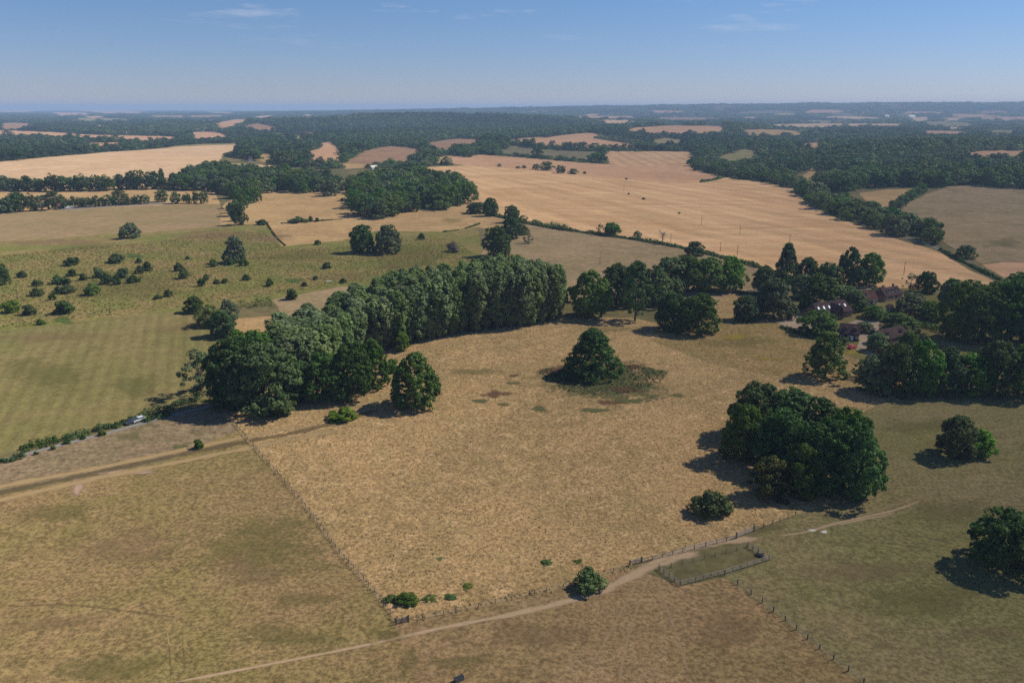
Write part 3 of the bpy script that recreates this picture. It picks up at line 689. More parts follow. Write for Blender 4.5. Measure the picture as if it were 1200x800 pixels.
def cards(rng, C, R, n, size, squash=.85, out=.6, up=.3, jit=.34, shade_c=None):
    """leaf sprays: n small four-sided leaves over each clump C (centre) of radius R"""
    N = len(C) * n
    idx = np.repeat(np.arange(len(C)), n)
    d = rng.normal(0, 1, (N, 3)); d /= np.linalg.norm(d, axis=1)[:, None]
    o = C[:, :2] / np.maximum(np.linalg.norm(C[:, :2], axis=1)[:, None], .3)
    d[:, :2] += out * o[idx]; d[:, 2] += up; d /= np.linalg.norm(d, axis=1)[:, None]
    p = C[idx] + d * (R[idx] * (.62 + .46 * rng.random(N)))[:, None] * np.array([1, 1, squash])
    nrm = d + jit * rng.normal(0, 1, (N, 3)); nrm /= np.linalg.norm(nrm, axis=1)[:, None]
    a = np.cross(nrm, rng.normal(0, 1, (N, 3))); a /= np.maximum(np.linalg.norm(a, axis=1)[:, None], 1e-6)
    b = np.cross(nrm, a)
    s = size * (.55 + .8 * rng.random(N)); e = .6 + .5 * rng.random(N)
    k = rng.uniform(.55, 1.1, (4, N))
    q = np.stack([p + a * (s * k[0])[:, None], p + b * (s * e * k[1])[:, None], p - a * (s * k[2])[:, None], p - b * (s * e * k[3])[:, None]], 1)
    sh = (shade_c[idx] if shade_c is not None else .5) * .55 + .45 * rng.random(N)
    ok = p[:, 2] > .15
    return q[ok], sh[ok]
def crown_mesh(name, seed, env, H, W, base, ncl, rc, n, size, mat, lobes=.12, inner=.28, jit=.34, squash=.85, patchy=0.0, trunk=None, nl=17, RL=.21):
    rng = np.random.default_rng(seed)
    ts, rs = zip(*ENV[env])
    t = rng.random(ncl * 6); keep = rng.random(ncl * 6) < (np.interp(t, ts, rs) + .12) / 1.12; t = t[keep][:ncl]; ncl = len(t)
    a = rng.uniform(0, 2 * math.pi, ncl)
    ph = rng.uniform(0, 6.28, 4)
    mod = 1 + lobes * np.sin(2 * a + ph[0] + 2 * t) + lobes * .8 * np.sin(3 * a + ph[1] - 5 * t) + lobes * .6 * np.sin(5 * a + ph[2] + 7 * t)
    env_r = np.interp(t, ts, rs) * W / 2 * mod
    R = rc * W * (.6 + 1.0 * rng.random(ncl) ** 1.5)
    R = np.minimum(R, np.maximum(env_r * .8, .12 * W * rc * 4))
    deep = rng.random(ncl) < inner
    r = np.maximum(env_r - R * .8, 0) * np.where(deep, rng.uniform(.2, .8, ncl), rng.uniform(.9, 1.06, ncl))
    z = base + t * (H - base); z = np.minimum(z, H - R * .6); z = np.maximum(z, R * .45)
    C = np.column_stack([r * np.cos(a), r * np.sin(a), z])
    if nl:                                          # boughs: big lobes that carry the leaf clumps, with dark gaps between
        lt = (np.arange(nl) + .5 + rng.uniform(-.4, .4, nl)) / nl; lt = lt ** .9
        la = np.arange(nl) * 2.39996 + rng.uniform(-.35, .35, nl)
        le = np.interp(lt, ts, rs) * W / 2 * (1 + lobes * rng.normal(0, .8, nl))
        lr = np.minimum(RL * W * rng.uniform(.7, 1.25, nl), np.maximum(le * .95, .1 * W))
        lp = np.maximum(le - lr * .92, 0)
        lz = np.clip(base + lt * (H - base), lr * .75 + base * .5, H - lr * .72)
        LC = np.column_stack([lp * np.cos(la), lp * np.sin(la), lz])
        wgt = lr ** 2 / (lr ** 2).sum(); k = rng.choice(nl, ncl, p=wgt)
        d = rng.normal(0, 1, (ncl, 3)); d /= np.linalg.norm(d, axis=1)[:, None]
        o = LC[k] * [1, 1, 0]; o /= np.maximum(np.linalg.norm(o, axis=1)[:, None], .5)
        d = d + .55 * o + [0, 0, .25]; d /= np.linalg.norm(d, axis=1)[:, None]
        C2 = LC[k] + d * (lr[k] * rng.uniform(.72, 1.0, ncl))[:, None] * [1, 1, .9]
        m = rng.random(ncl) < .86
        C = np.where(m[:, None], C2, C * [.8, .8, .9]); C[:, 2] = np.maximum(C[:, 2], R * .45)
    shc = rng.random(ncl)
    if patchy: shc = np.clip(shc + patchy * (rng.random(ncl) - .5), 0, 1)
    q, sh = cards(rng, C, R, n, size, squash, jit=jit, shade_c=shc)
    v = q.reshape(-1, 3); nf = len(q)
    v = v * np.array([W / 2 / np.percentile(np.hypot(v[:, 0], v[:, 1]), 92.0)] * 2 + [H / np.percentile(v[:, 2], 99.6)])
    if trunk:                                       # small distant tree: trunk in the same mesh
        mb = MB(); mb.tube([(0, 0, -.6), (0, 0, H * .5)], [trunk, trunk * .5], 5)
        tv = np.array(mb.v); tf = mb.f
        flat = np.concatenate([np.arange(nf * 4), np.concatenate([np.array(f) for f in tf]) + nf * 4])
        sizes = np.concatenate([np.full(nf, 4), [len(f) for f in tf]])
        return mesh_np(name, np.concatenate([v, tv]), flat, sizes, [mat, BARK], np.concatenate([np.zeros(nf), np.ones(len(tf))]), np.concatenate([sh, np.zeros(len(tf))]))
    return mesh_np(name, v, np.arange(nf * 4), np.full(nf, 4), [mat], shade=sh)
def trunk_mesh(name, seed, H, W, r, mat, limbs=7, up=.8):
    rng = random.Random(seed); mb = MB()
    pts = [(0, 0, -.8), (0, 0, .5)]; rad = [r * 1.5, r * 1.05]
    for k in range(1, 6):
        pts.append((rng.uniform(-.2, .2) * r * 2, rng.uniform(-.2, .2) * r * 2, H * up * k / 5)); rad.append(r * (1 - .16 * k))
    mb.tube(pts, rad, 8)
    for k in range(limbs):
        z = H * rng.uniform(.18, .6); a = rng.uniform(0, 6.28); l = W * rng.uniform(.22, .4)
        mb.tube([(0, 0, z), (math.cos(a) * l * .5, math.sin(a) * l * .5, z + l * .45), (math.cos(a) * l, math.sin(a) * l, z + l * .8)], [r * .45, r * .3, r * .1], 5)
    return mb.mesh(name, mat, True)

PROTO = {}   # kind -> list of (crown, trunk, H, W)
def proto(kind, n, env, H, W, base, ncl, rc, nc, size, mat, bark=None, tr=.45, **kw):
    PROTO[kind] = []
    for k in range(n):
        sd = abs(hash_(kind)) % 1000 + 17 * k
        PROTO[kind].append((crown_mesh('crown', sd, env, H, W, base, ncl, rc, nc, size, L[mat], **kw),
                            trunk_mesh('trunk', sd, H, W, tr, bark or BARK), H, W))
def hash_(s): return sum((i + 3) * ord(c) for i, c in enumerate(s))
proto('round', 4, 'round', 18, 17, 1.2, 430, .062, 44, .40, 'round')
proto('dark', 4, 'broad', 18, 18, .7, 470, .060, 44, .40, 'dark')
proto('ovoid', 2, 'ovoid', 20, 15, .5, 470, .062, 44, .38, 'dark', lobes=.04, nl=60, RL=.125)
proto('cone', 2, 'cone', 20, 21, .4, 520, .052, 44, .38, 'dark', lobes=.05, nl=64, RL=.12)
proto('poplar', 4, 'poplar', 26, 7.5, 1.6, 300, .105, 34, .34, 'poplar', PALEBARK, .26, lobes=.14, squash=1.6, nl=0)
proto('light', 2, 'round', 16, 15, .8, 360, .066, 44, .40, 'light', PALEBARK)
proto('grey', 2, 'dome', 14, 14, .5, 330, .066, 44, .36, 'grey', lobes=.14)
proto('yellow', 1, 'dome', 11, 13, .6, 100, .12, 80, .34, 'yellow')
proto('spruce', 2, 'spruce', 18, 16, .8, 300, .062, 46, .36, 'round', lobes=.2, squash=.6, nl=34, RL=.15)
proto('tall', 2, 'tall', 24, 11, 2.0, 130, .11, 85, .33, 'dark', lobes=.2, nl=30, RL=.2)
proto('sparse', 2, 'round', 16, 14, 2.0, 60, .085, 75, .33, 'grey', lobes=.22, inner=.15, nl=14, RL=.17)
proto('rust', 1, 'ovoid', 12, 11, .6, 120, .10, 80, .32, 'rust')
proto('shrub', 4, 'dome', 4.0, 5.0, .15, 60, .155, 70, .25, 'shrub', tr=.14, lobes=.22, nl=8, RL=.3)
proto('brightshrub', 2, 'dome', 4.0, 5.0, .15, 60, .155, 70, .25, 'light', tr=.14, lobes=.22, nl=8, RL=.3)
proto('greyshrub', 2, 'dome', 4.0, 4.6, .2, 34, .14, 50, .22, 'dead', tr=.14, lobes=.25, nl=7, RL=.28)
FAR = {}
for kind, env, H, W, mat in (('round','round',15,15,'round'), ('dark','broad',15,15,'dark'), ('light','round',14,14,'light'), ('grey','dome',13,13,'grey'), ('cone','cone',16,11,'dark'), ('poplar','poplar',19,7,'poplar')):
    FAR[kind] = [(crown_mesh(kind + '_tree', hash_(kind) + 31 * k, env, H, W, .8, 80, .115, 34, .62, L[mat], lobes=.13, trunk=.4, nl=11, RL=.25), H, W) for k in range(4)]

ORD = ['first','second','third','fourth','fifth','sixth','seventh','eighth','ninth','tenth','eleventh','twelfth','thirteenth','fourteenth','fifteenth','sixteenth','seventeenth','eighteenth','nineteenth','twentieth']
def nth(i):
    if i < 20: return ORD[i]
    tens = {2:'twenty',3:'thirty',4:'forty',5:'fifty',6:'sixty',7:'seventy'}[(i + 1) // 10]; r = (i + 1) % 10
    return tens[:-1] + 'ieth' if r == 0 else tens + '-' + ORD[r - 1]

RNG = random.Random(11)
NAMES = {'poplar': ('poplar_tree', 'poplar'), 'shrub': ('shrub', 'shrub'), 'brightshrub': ('shrub', 'shrub'), 'greyshrub': ('shrub', 'shrub'), 'cone': ('evergreen_tree', 'evergreen'), 'spruce': ('evergreen_tree', 'evergreen'), 'tall': ('evergreen_tree', 'evergreen')}
QUEUE = []; REST = []
def place(kind, x, y, h, w, label, group=None, far=False, variant=None, turn=None):
    if kind in NAMES: return place_now(kind, x, y, h, w, label, group, far, variant, turn)
    QUEUE.append((h * w / depth_of(x, y, 0) ** 2 * (3 if group is None else 1), (kind, x, y, h, w, label, group, far, variant, turn)))
def settle():
    QUEUE.sort(key=lambda q: -q[0])
    for q in QUEUE[:300]: place_now(*q[1])
    REST.extend(q[1] for q in QUEUE[300:])
def place_now(kind, x, y, h, w, label, group=None, far=False, variant=None, turn=None):
    name, cat = NAMES.get(kind, ('broadleaf_tree', 'tree'))
    rz = RNG.uniform(0, 6.28) if turn is None else turn
    z = tz(x, y)
    if far:
        ms = FAR.get(kind, FAR['round']); me, H, W = ms[RNG.randrange(len(ms)) if variant is None else variant % len(ms)]
        o = link(name, me, loc=(x, y, z - .2)); o.rotation_euler = (0, 0, rz); o.scale = (w / W, w / W, h / H)
        return tag(o, label, cat, group)
    ms = PROTO[kind]; cr, tr, H, W = ms[RNG.randrange(len(ms)) if variant is None else variant % len(ms)]
    o = thing(name, label, cat, (x, y, z - .1), rz, group); o.scale = (w / W, w / W, h / H)
    shr = 'shrub' in kind
    link('stem' if shr else 'trunk', tr, o); link('foliage' if shr else 'crown', cr, o)
    return o
def spot(px, yb, yt, wpx, skirt=.8):
    """place and size on the ground of a crown seen in the photograph (its lower edge, top and width)"""
    g = ground([(px, yb)])[0]
    zc = depth_of(*g); w = wpx * zc / FPX
    r = np.hypot(g[0], g[1]); k = (r + w / 2 * skirt) / r
    x, y = g[0] * k, g[1] * k; z = tz(x, y)
    w = wpx * depth_of(x, y, z) / FPX
    d = rays([(px, yt)])[0]; D = math.hypot(x, y); t = D / math.hypot(d[0], d[1])
    return x, y, max(CAM_H + t * d[2] - z, .25 * w), w
def tree(kind, px, yb, yt, wpx, label, group=None, far=False, **kw):
    x, y, h, w = spot(px, yb, yt, wpx)
    return place(kind, x, y, h, w, label, group, far, **kw)
def row(items, kind, label, group, far=True):
    """countable trees of one line; label gets the count from the left"""
    items = sorted(items)
    for i, it in enumerate(items):
        k = it[4] if len(it) > 4 else kind
        tree(k, *it[:4], label % nth(i), group, far)

# ---- single trees and bushes that stand apart
tree('ovoid', 487, 484, 414, 54, 'lone dense oval tree on the dry meadow, long shadow to its left', variant=0)
tree('cone', 694, 448, 386, 66, 'broad dark cone-shaped tree standing in the rushy hollow of the dry meadow', variant=0)
tree('rust', 900, 590, 536, 48, 'small rusty-tinged round tree in front of the big dark clump')
tree('shrub', 832, 609, 576, 46, 'dense round green bush on dry grass left of the big clump', variant=1)
tree('shrub', 690, 697, 667, 38, 'green bush beside the worn path on the brown pasture', variant=2)
tree('round', 1118, 541, 487, 46, 'taller lobe-topped tree alone on the right green pasture', variant=1)
tree('light', 1146, 538, 503, 34, 'low bright green tree touching a taller one on the right pasture')
tree('dark', 1178, 680, 597, 88, 'large dark round tree at the right edge casting a shadow on pasture', variant=2)
tree('shrub', 478, 711, 695, 27, 'dark low bush at the bottom corner of the dry meadow')
tree('shrub', 458, 707, 697, 17, 'smaller low bush against the fence near the meadow corner')
tree('brightshrub', 403, 496, 478, 32, 'bright green bush beside the old track left of the lone oval tree')
tree('brightshrub', 459, 438, 421, 16, 'small green bush between the left tree group and the lone tree')
tree('shrub', 233, 527, 515, 11, 'small round bush on the thistly pasture left of the track')
for kd, px, yb, yt, w, lb in [('yellow', 515, 656, 652, 8, 'yellow-flowered weed clump highest up the lower edge of the dry meadow'), ('yellow', 547, 690, 684, 15, 'broad yellow-flowered weed clump near the lower edge of the dry meadow'), ('yellow', 677, 660, 655, 11, 'yellow-flowered weed clump above the round bush by the path'), ('shrub', 528, 703, 699, 14, 'low dull weed clump below the broad yellow one'), ('rust', 504, 706, 701, 18, 'low brownish weed clump right of the dark corner bushes'), ('shrub', 640, 662, 659, 13, 'low dull weed clump left of a yellow one near the fence')]:
    tree(kd, px, yb, yt, w, lb, 'weed clumps on the dry meadow')

# ---- the group left of the lone tree
tree('sparse', 237, 468, 409, 48, 'thin grey-green tree at the left end of the big tree group')
tree('dark', 276, 484, 398, 58, 'dark tree behind the biggest round tree of the left group', variant=0)
tree('dark', 312, 490, 402, 84, 'biggest round dark tree of the left group', variant=1)
tree('light', 325, 491, 465, 40, 'bright low tree at the foot of the biggest round tree')
tree('round', 350, 474, 424, 40, 'round tree in the gap right of the biggest tree')
tree('dark', 383, 477, 414, 56, 'dark tree in the middle of the left tree group', variant=3)
tree('dark', 412, 474, 402, 50, 'tall dark tree near the right end of the left group', variant=2)
tree('ovoid', 437, 459, 398, 38, 'oval dark tree at the right end of the left group', variant=1)
tree('round', 300, 440, 388, 50, 'round tree behind the left group beside the mown meadow')
# ---- corner of the mown meadow
tree('dark', 228, 368, 347, 24, 'dark round tree at the upper corner of the mown meadow')
tree('yellow', 246, 385, 357, 32, 'yellow-green tree at the corner of the mown meadow')
tree('round', 262, 398, 364, 32, 'round green tree below the yellow-green tree at the meadow corner')
tree('grey', 268, 376, 351, 22, 'grey-green tree behind the yellow-green tree at the meadow corner')
tree('light', 279, 408, 386, 20, 'small light tree between the meadow corner trees and the left group')

# ---- big clump on the right
for i, (k, px, yb, yt, w, lb) in enumerate([
 ('dark', 884, 520, 449, 60, 'tallest back tree at the left end of the big dark clump'),
 ('dark', 920, 520, 455, 62, 'dark tree second from left along the back of the big clump'),
 ('round', 958, 528, 466, 60, 'green tree in the back middle of the big clump'),
 ('dark', 868, 546, 474, 50, 'dark tree on the left flank of the big clump'),
 ('dark', 912, 560, 480, 70, 'dark tree in the shaded middle of the big clump'),
 ('dark', 960, 584, 492, 76, 'dark front tree in the middle of the big clump'),
 ('round', 1000, 590, 497, 62, 'sunlit front tree at the right end of the big clump'),
 ('round', 988, 548, 478, 54, 'green tree on the upper right shoulder of the big clump'),
 ('dark', 935, 588, 520, 46, 'low shaded tree at the front foot of the big clump')]):
    tree(k, px, yb, yt, w, lb, 'trees of the big dark clump', variant=i)

# ---- poplar plantation: four lines
front = spline(ground([(345, 450), (390, 436), (428, 418), (455, 413), (483, 405), (523, 397), (567, 390), (613, 385), (660, 377)])[:, :2], 1.0)
tn = np.gradient(front, axis=0); tn /= np.linalg.norm(tn, axis=1)[:, None]; nm = np.column_stack([-tn[:, 1], tn[:, 0]])
if nm[:, 1].mean() < 0: nm = -nm
POP = []
prg = np.random.default_rng(5)
for line in range(5):
    q = np.arange(2 + 2.6 * (line % 2), len(front), 5.3)
    for s in q:
        i = min(int(s + prg.uniform(-.8, .8)), len(front) - 1); i = max(i, 0)
        p = front[i] + nm[i] * (3.5 + line * 8.5 + prg.uniform(-1.2, 1.2))
        hgt = np.interp(project(p[0], p[1], 0)[0], [330, 380, 440, 480, 530, 600, 665], [16, 18.5, 22.5, 25.5, 26.5, 27, 25.5]) * prg.uniform(.93, 1.03)
        if project(p[0], p[1], 12)[0] < 324: continue
        POP.append((line, p[0], p[1], hgt))
fl = sorted([t for t in POP if t[0] == 0], key=lambda t: t[1])
for i, t in enumerate(fl):
    place('poplar', t[1], t[2], t[3], prg.uniform(8.6, 11.5), '%s poplar from the left in the front line facing the dry meadow' % nth(i).capitalize(), 'poplars along the front of the plantation')
for t in POP:
    if t[0]: place('poplar', t[1], t[2], t[3], prg.uniform(8.6, 11.5), 'slender pale green poplar inside the plantation, behind its front line', 'poplars inside the plantation')
for i, (px, yb, yt, w) in enumerate([(485, 402, 365, 26), (470, 413, 388, 20), (517, 395, 376, 15), (500, 398, 372, 18)]):
    tree('light' if i in (1, 2) else 'round', px, yb, yt, w, '%s low bushy tree from the left under the poplars, at the meadow edge' % nth([1, 0, 3, 2][i]).capitalize(), 'bushy trees under the poplars')

# ---- between the poplars and the drive
for k, px, yb, yt, w, lb in [
 ('round', 690, 377, 318, 50, 'round tree right of the poplars, lowest branches on the meadow'),
 ('dark', 722, 362, 311, 44, 'dark tree behind and left of the tall narrow evergreen'),
 ('tall', 744, 379, 307, 30, 'tall narrow dark evergreen with a bare trunk foot at the meadow edge'),
 ('grey', 745, 352, 306, 20, 'thin-topped grey tree just behind the tall narrow evergreen'),
 ('round', 768, 360, 312, 42, 'round tree right of the tall narrow evergreen'),
 ('grey', 784, 346, 302, 40, 'greyish tree in the row above the two dark bushy trees'),
 ('round', 806, 345, 300, 42, 'round tree in the row left of the light green pair'),
 ('light', 830, 346, 302, 40, 'light green tree left of its yellow-tinged twin by the lane'),
 ('light', 855, 344, 301, 34, 'light green tree at the right end of the row by the lane'),
 ('dark', 817, 395, 345, 46, 'right one of two dark bushy trees on the meadow edge'),
 ('dark', 789, 391, 344, 42, 'left one of two dark bushy trees on the meadow edge'),
 ('dark', 814, 301, 283, 22, 'round dark tree standing in the long hedge'),
 ('dark', 874, 378, 347, 30, 'dark round tree at the left of the drive entrance'),
 ('grey', 906, 376, 327, 42, 'feathery grey-green willow beside the drive'),
 ('light', 894, 346, 311, 26, 'light tree in front of the cone-topped dark tree by the lane'),
 ('cone', 921, 330, 285, 30, 'cone-topped dark tree by the lane above the houses'),
 ('dark', 915, 350, 318, 26, 'dark tree between the willow and the cone-topped tree'),
 ('dark', 945, 330, 302, 24, 'small dark tree right of the cone-topped tree'),
 ('round', 968, 345, 308, 34, 'round tree left of the tall pale twin-crowned tree'),
 ('round', 995, 337, 290, 30, 'tall left half of the twin-crowned pale tree above the houses'),
 ('light', 1018, 337, 296, 30, 'right half of the twin-crowned pale tree above the houses'),
 ('sparse', 1066, 343, 320, 20, 'thin round tree left of its dark neighbour on the wheat edge'),
 ('dark', 1085, 345, 318, 23, 'dark round tree right of its thin neighbour on the wheat edge'),
 ('dark', 958, 367, 322, 44, 'dark tree behind the main house roof'),
 ('grey', 940, 352, 322, 30, 'greyish tree left of the dark tree behind the house'),
 ('dark', 957, 395, 364, 44, 'dark spreading tree in front of the main house'),
 ('light', 1051, 396, 367, 42, 'rounded light green tree behind the long brown barn'),
 ('grey', 1066, 373, 343, 40, 'grey-green round tree right of the small garden house'),
 ('light', 1090, 378, 352, 26, 'light green tree at the right of the gardens'),
 ('dark', 1001, 366, 340, 28, 'dark tree beside the right gable of the main house'),
 ('round', 985, 352, 334, 40, 'green tree behind the main house, left of the red-roofed cottage'),
 ('round', 1024, 376, 358, 28, 'dark green tree below the red-roofed cottage'),
 ('grey', 1012, 391, 377, 22, 'low grey-green bush in the middle of the gravel yard'),
 ('shrub', 1035, 344, 336, 20, 'low bush above the red-roofed cottage'),
 ('shrub', 987, 404, 395, 18, 'bright clipped bush beside the red car'),
 ('shrub', 940, 364, 354, 14, 'small bush on the lawn left of the main house'),
 ('spruce', 966, 448, 388, 50, 'ragged tiered tree standing alone in front of the houses'),
 ('grey', 1028, 414, 390, 26, 'greyish tree in front of the left end of the long brown barn'),
 ('dark', 1063, 412, 388, 24, 'dark tree in front of the right end of the long brown barn'),
 ('round', 992, 352, 338, 22, 'small round tree left of the red-roofed cottage'),
 ('sparse', 1008, 446, 420, 24, 'thin pale tree at the left end of the right wood')]:
    tree(k, px, yb, yt, w, lb)
# ---- wood on the right: front row, back row
row([(1022, 464, 416, 40, 'grey'), (1046, 467, 402, 46, 'dark'), (1075, 468, 398, 48, 'round'), (1104, 466, 408, 42, 'dark'), (1132, 467, 413, 46, 'round'), (1164, 468, 399, 52, 'dark'), (1198, 470, 404, 50, 'round')], 'dark', '%s tree from the left in the front row of the right wood', 'front row of the right wood', False)
row([(1118, 402, 330, 46, 'round'), (1146, 406, 337, 50, 'dark'), (1178, 406, 328, 58, 'round'), (1210, 408, 334, 50, 'dark')], 'dark', '%s tree from the left in the back row of the right wood', 'back row of the right wood', False)
row([(1112, 362, 326, 30), (1135, 362, 328, 38), (1165, 360, 329, 40), (1190, 356, 319, 36), (1212, 352, 316, 30)], 'round', '%s tree from the left along the top of the right wood, under the wheat', 'top row of the right wood', False)

# ---- middle distance
for k, px, yb, yt, w, lb in [
 ('dark', 425, 298, 264, 27, 'dark round tree left of its greyer neighbour on the rough hillside'),
 ('grey', 455, 299, 264, 34, 'grey-green tree right of a dark round tree on the hillside'),
 ('dark', 583, 303, 266, 31, 'large round tree on the edge of the grazed field, shadow at left'),
 ('dark', 599, 281, 255, 26, 'dark tree just above the large round tree at the field edge'),
 ('yellow', 613, 276, 263, 14, 'thin yellowish tree right of the dark tree at the field edge'),
 ('sparse', 619, 286, 272, 12, 'small dark scrubby tree at the field edge'),
 ('greyshrub', 532, 296, 283, 20, 'grey half-dead bush on the rough hillside'),
 ('shrub', 494, 281, 273, 9, 'small dark bush above the grey half-dead bush'),
 ('grey', 154, 280, 261, 24, 'grey tree alone below the pale left pasture'),
 ('grey', 276, 309, 277, 23, 'tall grey-green tree alone on the rough hillside'),
 ('shrub', 269, 311, 302, 12, 'dark bush at the left foot of the tall grey-green tree'),
 ('shrub', 286, 312, 301, 11, 'round bush at the right foot of the tall grey-green tree'),
 ('sparse', 703, 276, 262, 9, 'thin tree left of a bushy one in the long hedge'),
 ('round', 717, 277, 261, 20, 'bushy tree standing in the middle of the long hedge'),
 ('dark', 747, 281, 270, 10, 'round dark bush standing alone in the long hedge'),
 ('dark', 560, 251, 237, 26, 'dark bushy tree at the upper left end of the long hedge'),
 ('dark', 575, 254, 232, 18, 'taller pointed tree next to the upper end of the long hedge'),
 ('dark', 600, 262, 241, 18, 'dark tree in the hedge above the large round tree'),
 ('dark', 613, 261, 252, 12, 'low round tree in the hedge right of its taller neighbour'),
 ('shrub', 343, 352, 338, 13, 'pale grey bush on the small brown field'),
 ('dark', 585, 195.5, 191.5, 5, 'single small tree on the far pink stubble'),
 ('dark', 685, 204, 200.5, 4.4, 'single small tree at the top of the pale farm track'),
 ('shrub', 754, 234, 231.5, 4, 'dark bush beside the pale farm track'),
 ('shrub', 736.5, 228, 226, 3, 'tiny bush along the pale farm track'),
 ('shrub', 734, 210.5, 208.5, 3.6, 'tiny dark bush on the stubble above the farm track'),
 ('shrub', 796, 250.5, 248.5, 3, 'tiny bush at the lower bend of the farm track'),
 ('dark', 1131, 304, 287, 21, 'round tree beside the road under the hillside pasture')]:
    tree(k, px, yb, yt, w, lb)

# ---- scrub on the left hillside
SCRUB = [(3,335,308,17,'dark'),(26,326,317,11),(86,312,301,16),(85,324.5,315,12),(43,336,327,12),(45,347.5,337,16),(68,333,322,13),(78,334,325,12),(80,344,333,18),(69,345,335,12),(62,352,342,8),(98,329,320,9),(109,347,331,19,'brightshrub'),(116,326,313,15),(137,309,297,20),(126,333.5,320,14),(138,334,321,10),(145,326,314,14),(157,332,322,14),(164,321,311,11),(173,318,306,12),(163,309,302,8),(185,351,345,10),(197,348,339,10),(14,367,352,18,'brightshrub'),(35,370,357,15),(77,369,352,21),(48,381,373,10,'brightshrub'),(220,304,300,5),(210,318,308,12),(216,327,313,13),(237,336,326,9),(242,329,321,8),(254,333,327,8),(264,332,326,8),(250,313,304,9),(289,329,321,9),(316,336,326,10),(357,336,330,8),(370,328,323,6),(383,315,307,10),(402,332,326,8),(372,287,281,8),(307,264,257,14),(349,262,254,22),(364,260,253,6),(372,260,255,5)]
row([(a, b, c, d, e[0] if e else 'shrub') for a, b, c, d, *e in SCRUB], 'shrub', '%s shrub from the left among those on the rough hillside', 'shrubs on the rough left hillside', False)

# ---- lines of trees further off
rr = np.random.default_rng(21)
def line_items(pts, n, w, h, kinds, jit=2.0):
    pts = np.array(pts, float); s = np.linspace(0, 1, n) if n > 1 else [0.5]
    xs = np.interp(s, np.linspace(0, 1, len(pts)), pts[:, 0]) + rr.uniform(-jit, jit, n); ys = np.interp(s, np.linspace(0, 1, len(pts)), pts[:, 1]) + rr.uniform(-.5, .5, n) * min(1, jit)
    hh = h * rr.uniform(.75, 1.25, n); ww = w * rr.uniform(.8, 1.25, n)
    return [(x, y, y - a, b, kinds[rr.integers(len(kinds))]) for x, y, a, b in zip(xs, ys, hh, ww)]
row(line_items([(3, 224), (60, 225), (128, 224)], 17, 18, 18, ['dark', 'dark', 'round', 'grey']), 'dark', '%s tree from the left in the row under the left wheat hill', 'row under the left wheat hill')
row(line_items([(142, 222), (196, 222)], 7, 19, 19, ['round', 'round', 'grey']) + [(190.5, 218, 197, 10, 'cone')], 'round', '%s tree from the left in the gap-side row below the wheat hill', 'second row below the wheat hill')
row(line_items([(3, 251), (22, 249), (64, 246)], 7, 18, 20, ['dark', 'grey', 'dark']), 'dark', '%s tree from the left in the dark belt by the left farmyard', 'dark belt by the left farmyard')
row(line_items([(72, 244), (120, 242), (170, 239.5)], 15, 10.5, 12, ['dark', 'dark', 'round']), 'dark', '%s tree from the left in the thin line behind the farmyard', 'thin line behind the farmyard')
row([(140, 232, 222, 18, 'dark'), (190, 237, 222, 17, 'dark'), (206, 239.5, 224, 13, 'round'), (219, 239, 226, 12, 'dark'), (230, 239, 223, 8, 'dark'), (239, 239, 223, 11, 'dark')], 'dark', '%s tree from the left among the parkland trees above the pale pasture', 'parkland trees above the pale pasture')
row(line_items([(283, 264), (276, 252), (284, 244), (296, 236), (300, 229)], 11, 17, 22, ['dark', 'round', 'light'], 5), 'round', '%s tree from the left in the leafy belt beside the golden field', 'belt beside the golden field')
def wood(px, spacing, w, h, kinds, label, group, seed):
    rg = np.random.default_rng(seed)
    for x, y in pts_in(px, spacing, rg):
        place(kinds[rg.integers(len(kinds))], x, y, h * rg.uniform(.75, 1.2), w * rg.uniform(.85, 1.25), label, group, True)
wood([(408,224),(440,212),(498,209),(545,222),(554,240),(520,246),(500,250),(470,256),(440,257),(416,257),(412,240)], 14.5, 18.5, 18, ['dark','round','round','grey','light'], 'tree in the wood between the golden fields and the big wheat field', 'trees of the central wood', 3)
wood([(198,224),(215,208),(245,200),(285,204),(330,207),(380,214),(400,222),(395,231),(330,224),(296,231),(280,236),(250,224)], 16, 18, 17, ['dark','round','dark','grey','light'], 'tree in the wood right of the left wheat hill', 'trees of the wood right of the wheat hill', 8)
wood([(812,199),(830,193),(870,197),(905,204),(935,214),(955,228),(1000,243),(1040,258),(1068,266),(1095,276),(1114,285),(1100,290),(1060,281),(1018,268),(985,256),(957,245),(944,234),(930,222),(890,212.5),(850,207)], 17, 18, 14, ['dark','dark','round','grey'], 'tree in the winding belt along the right edge of the big wheat field', 'trees of the belt beside the big wheat field', 9)
wood([(955,214),(1000,205),(1060,205),(1110,207),(1160,210),(1225,214),(1225,222),(1180,221),(1130,217),(1100,220),(1075,220),(1040,221),(1000,224),(960,228)], 19, 22, 17, ['dark','dark','round'], 'tree along the front of the dark wood above the hillside pasture', 'front trees of the dark wood', 10)
row(line_items([(1044, 249), (1056, 241), (1070, 233), (1078, 228)], 6, 13, 13, ['dark', 'round'], 1), 'dark', '%s tree from the left in the hedge beside the small gold field', 'hedge trees beside the small gold field')
row([(x, y, y - h, w, 'dark') for x, y, w, h in [(607, 197.5, 6, 3), (614, 197.5, 6, 4), (628, 199, 9, 7), (640, 200, 18, 11), (657, 203.5, 13, 10), (672, 204.5, 12, 7)]], 'dark', '%s tree from the left in the small spinney beside the farm track', 'spinney beside the farm track')
row(line_items([(605, 182.5), (640, 186), (690, 190)], 12, 8, 4, ['dark'], 1) + [(697, 190.5, 178, 20, 'dark')], 'dark', '%s tree from the left in the hedge below the grey-green crop field', 'hedge below the grey-green field')
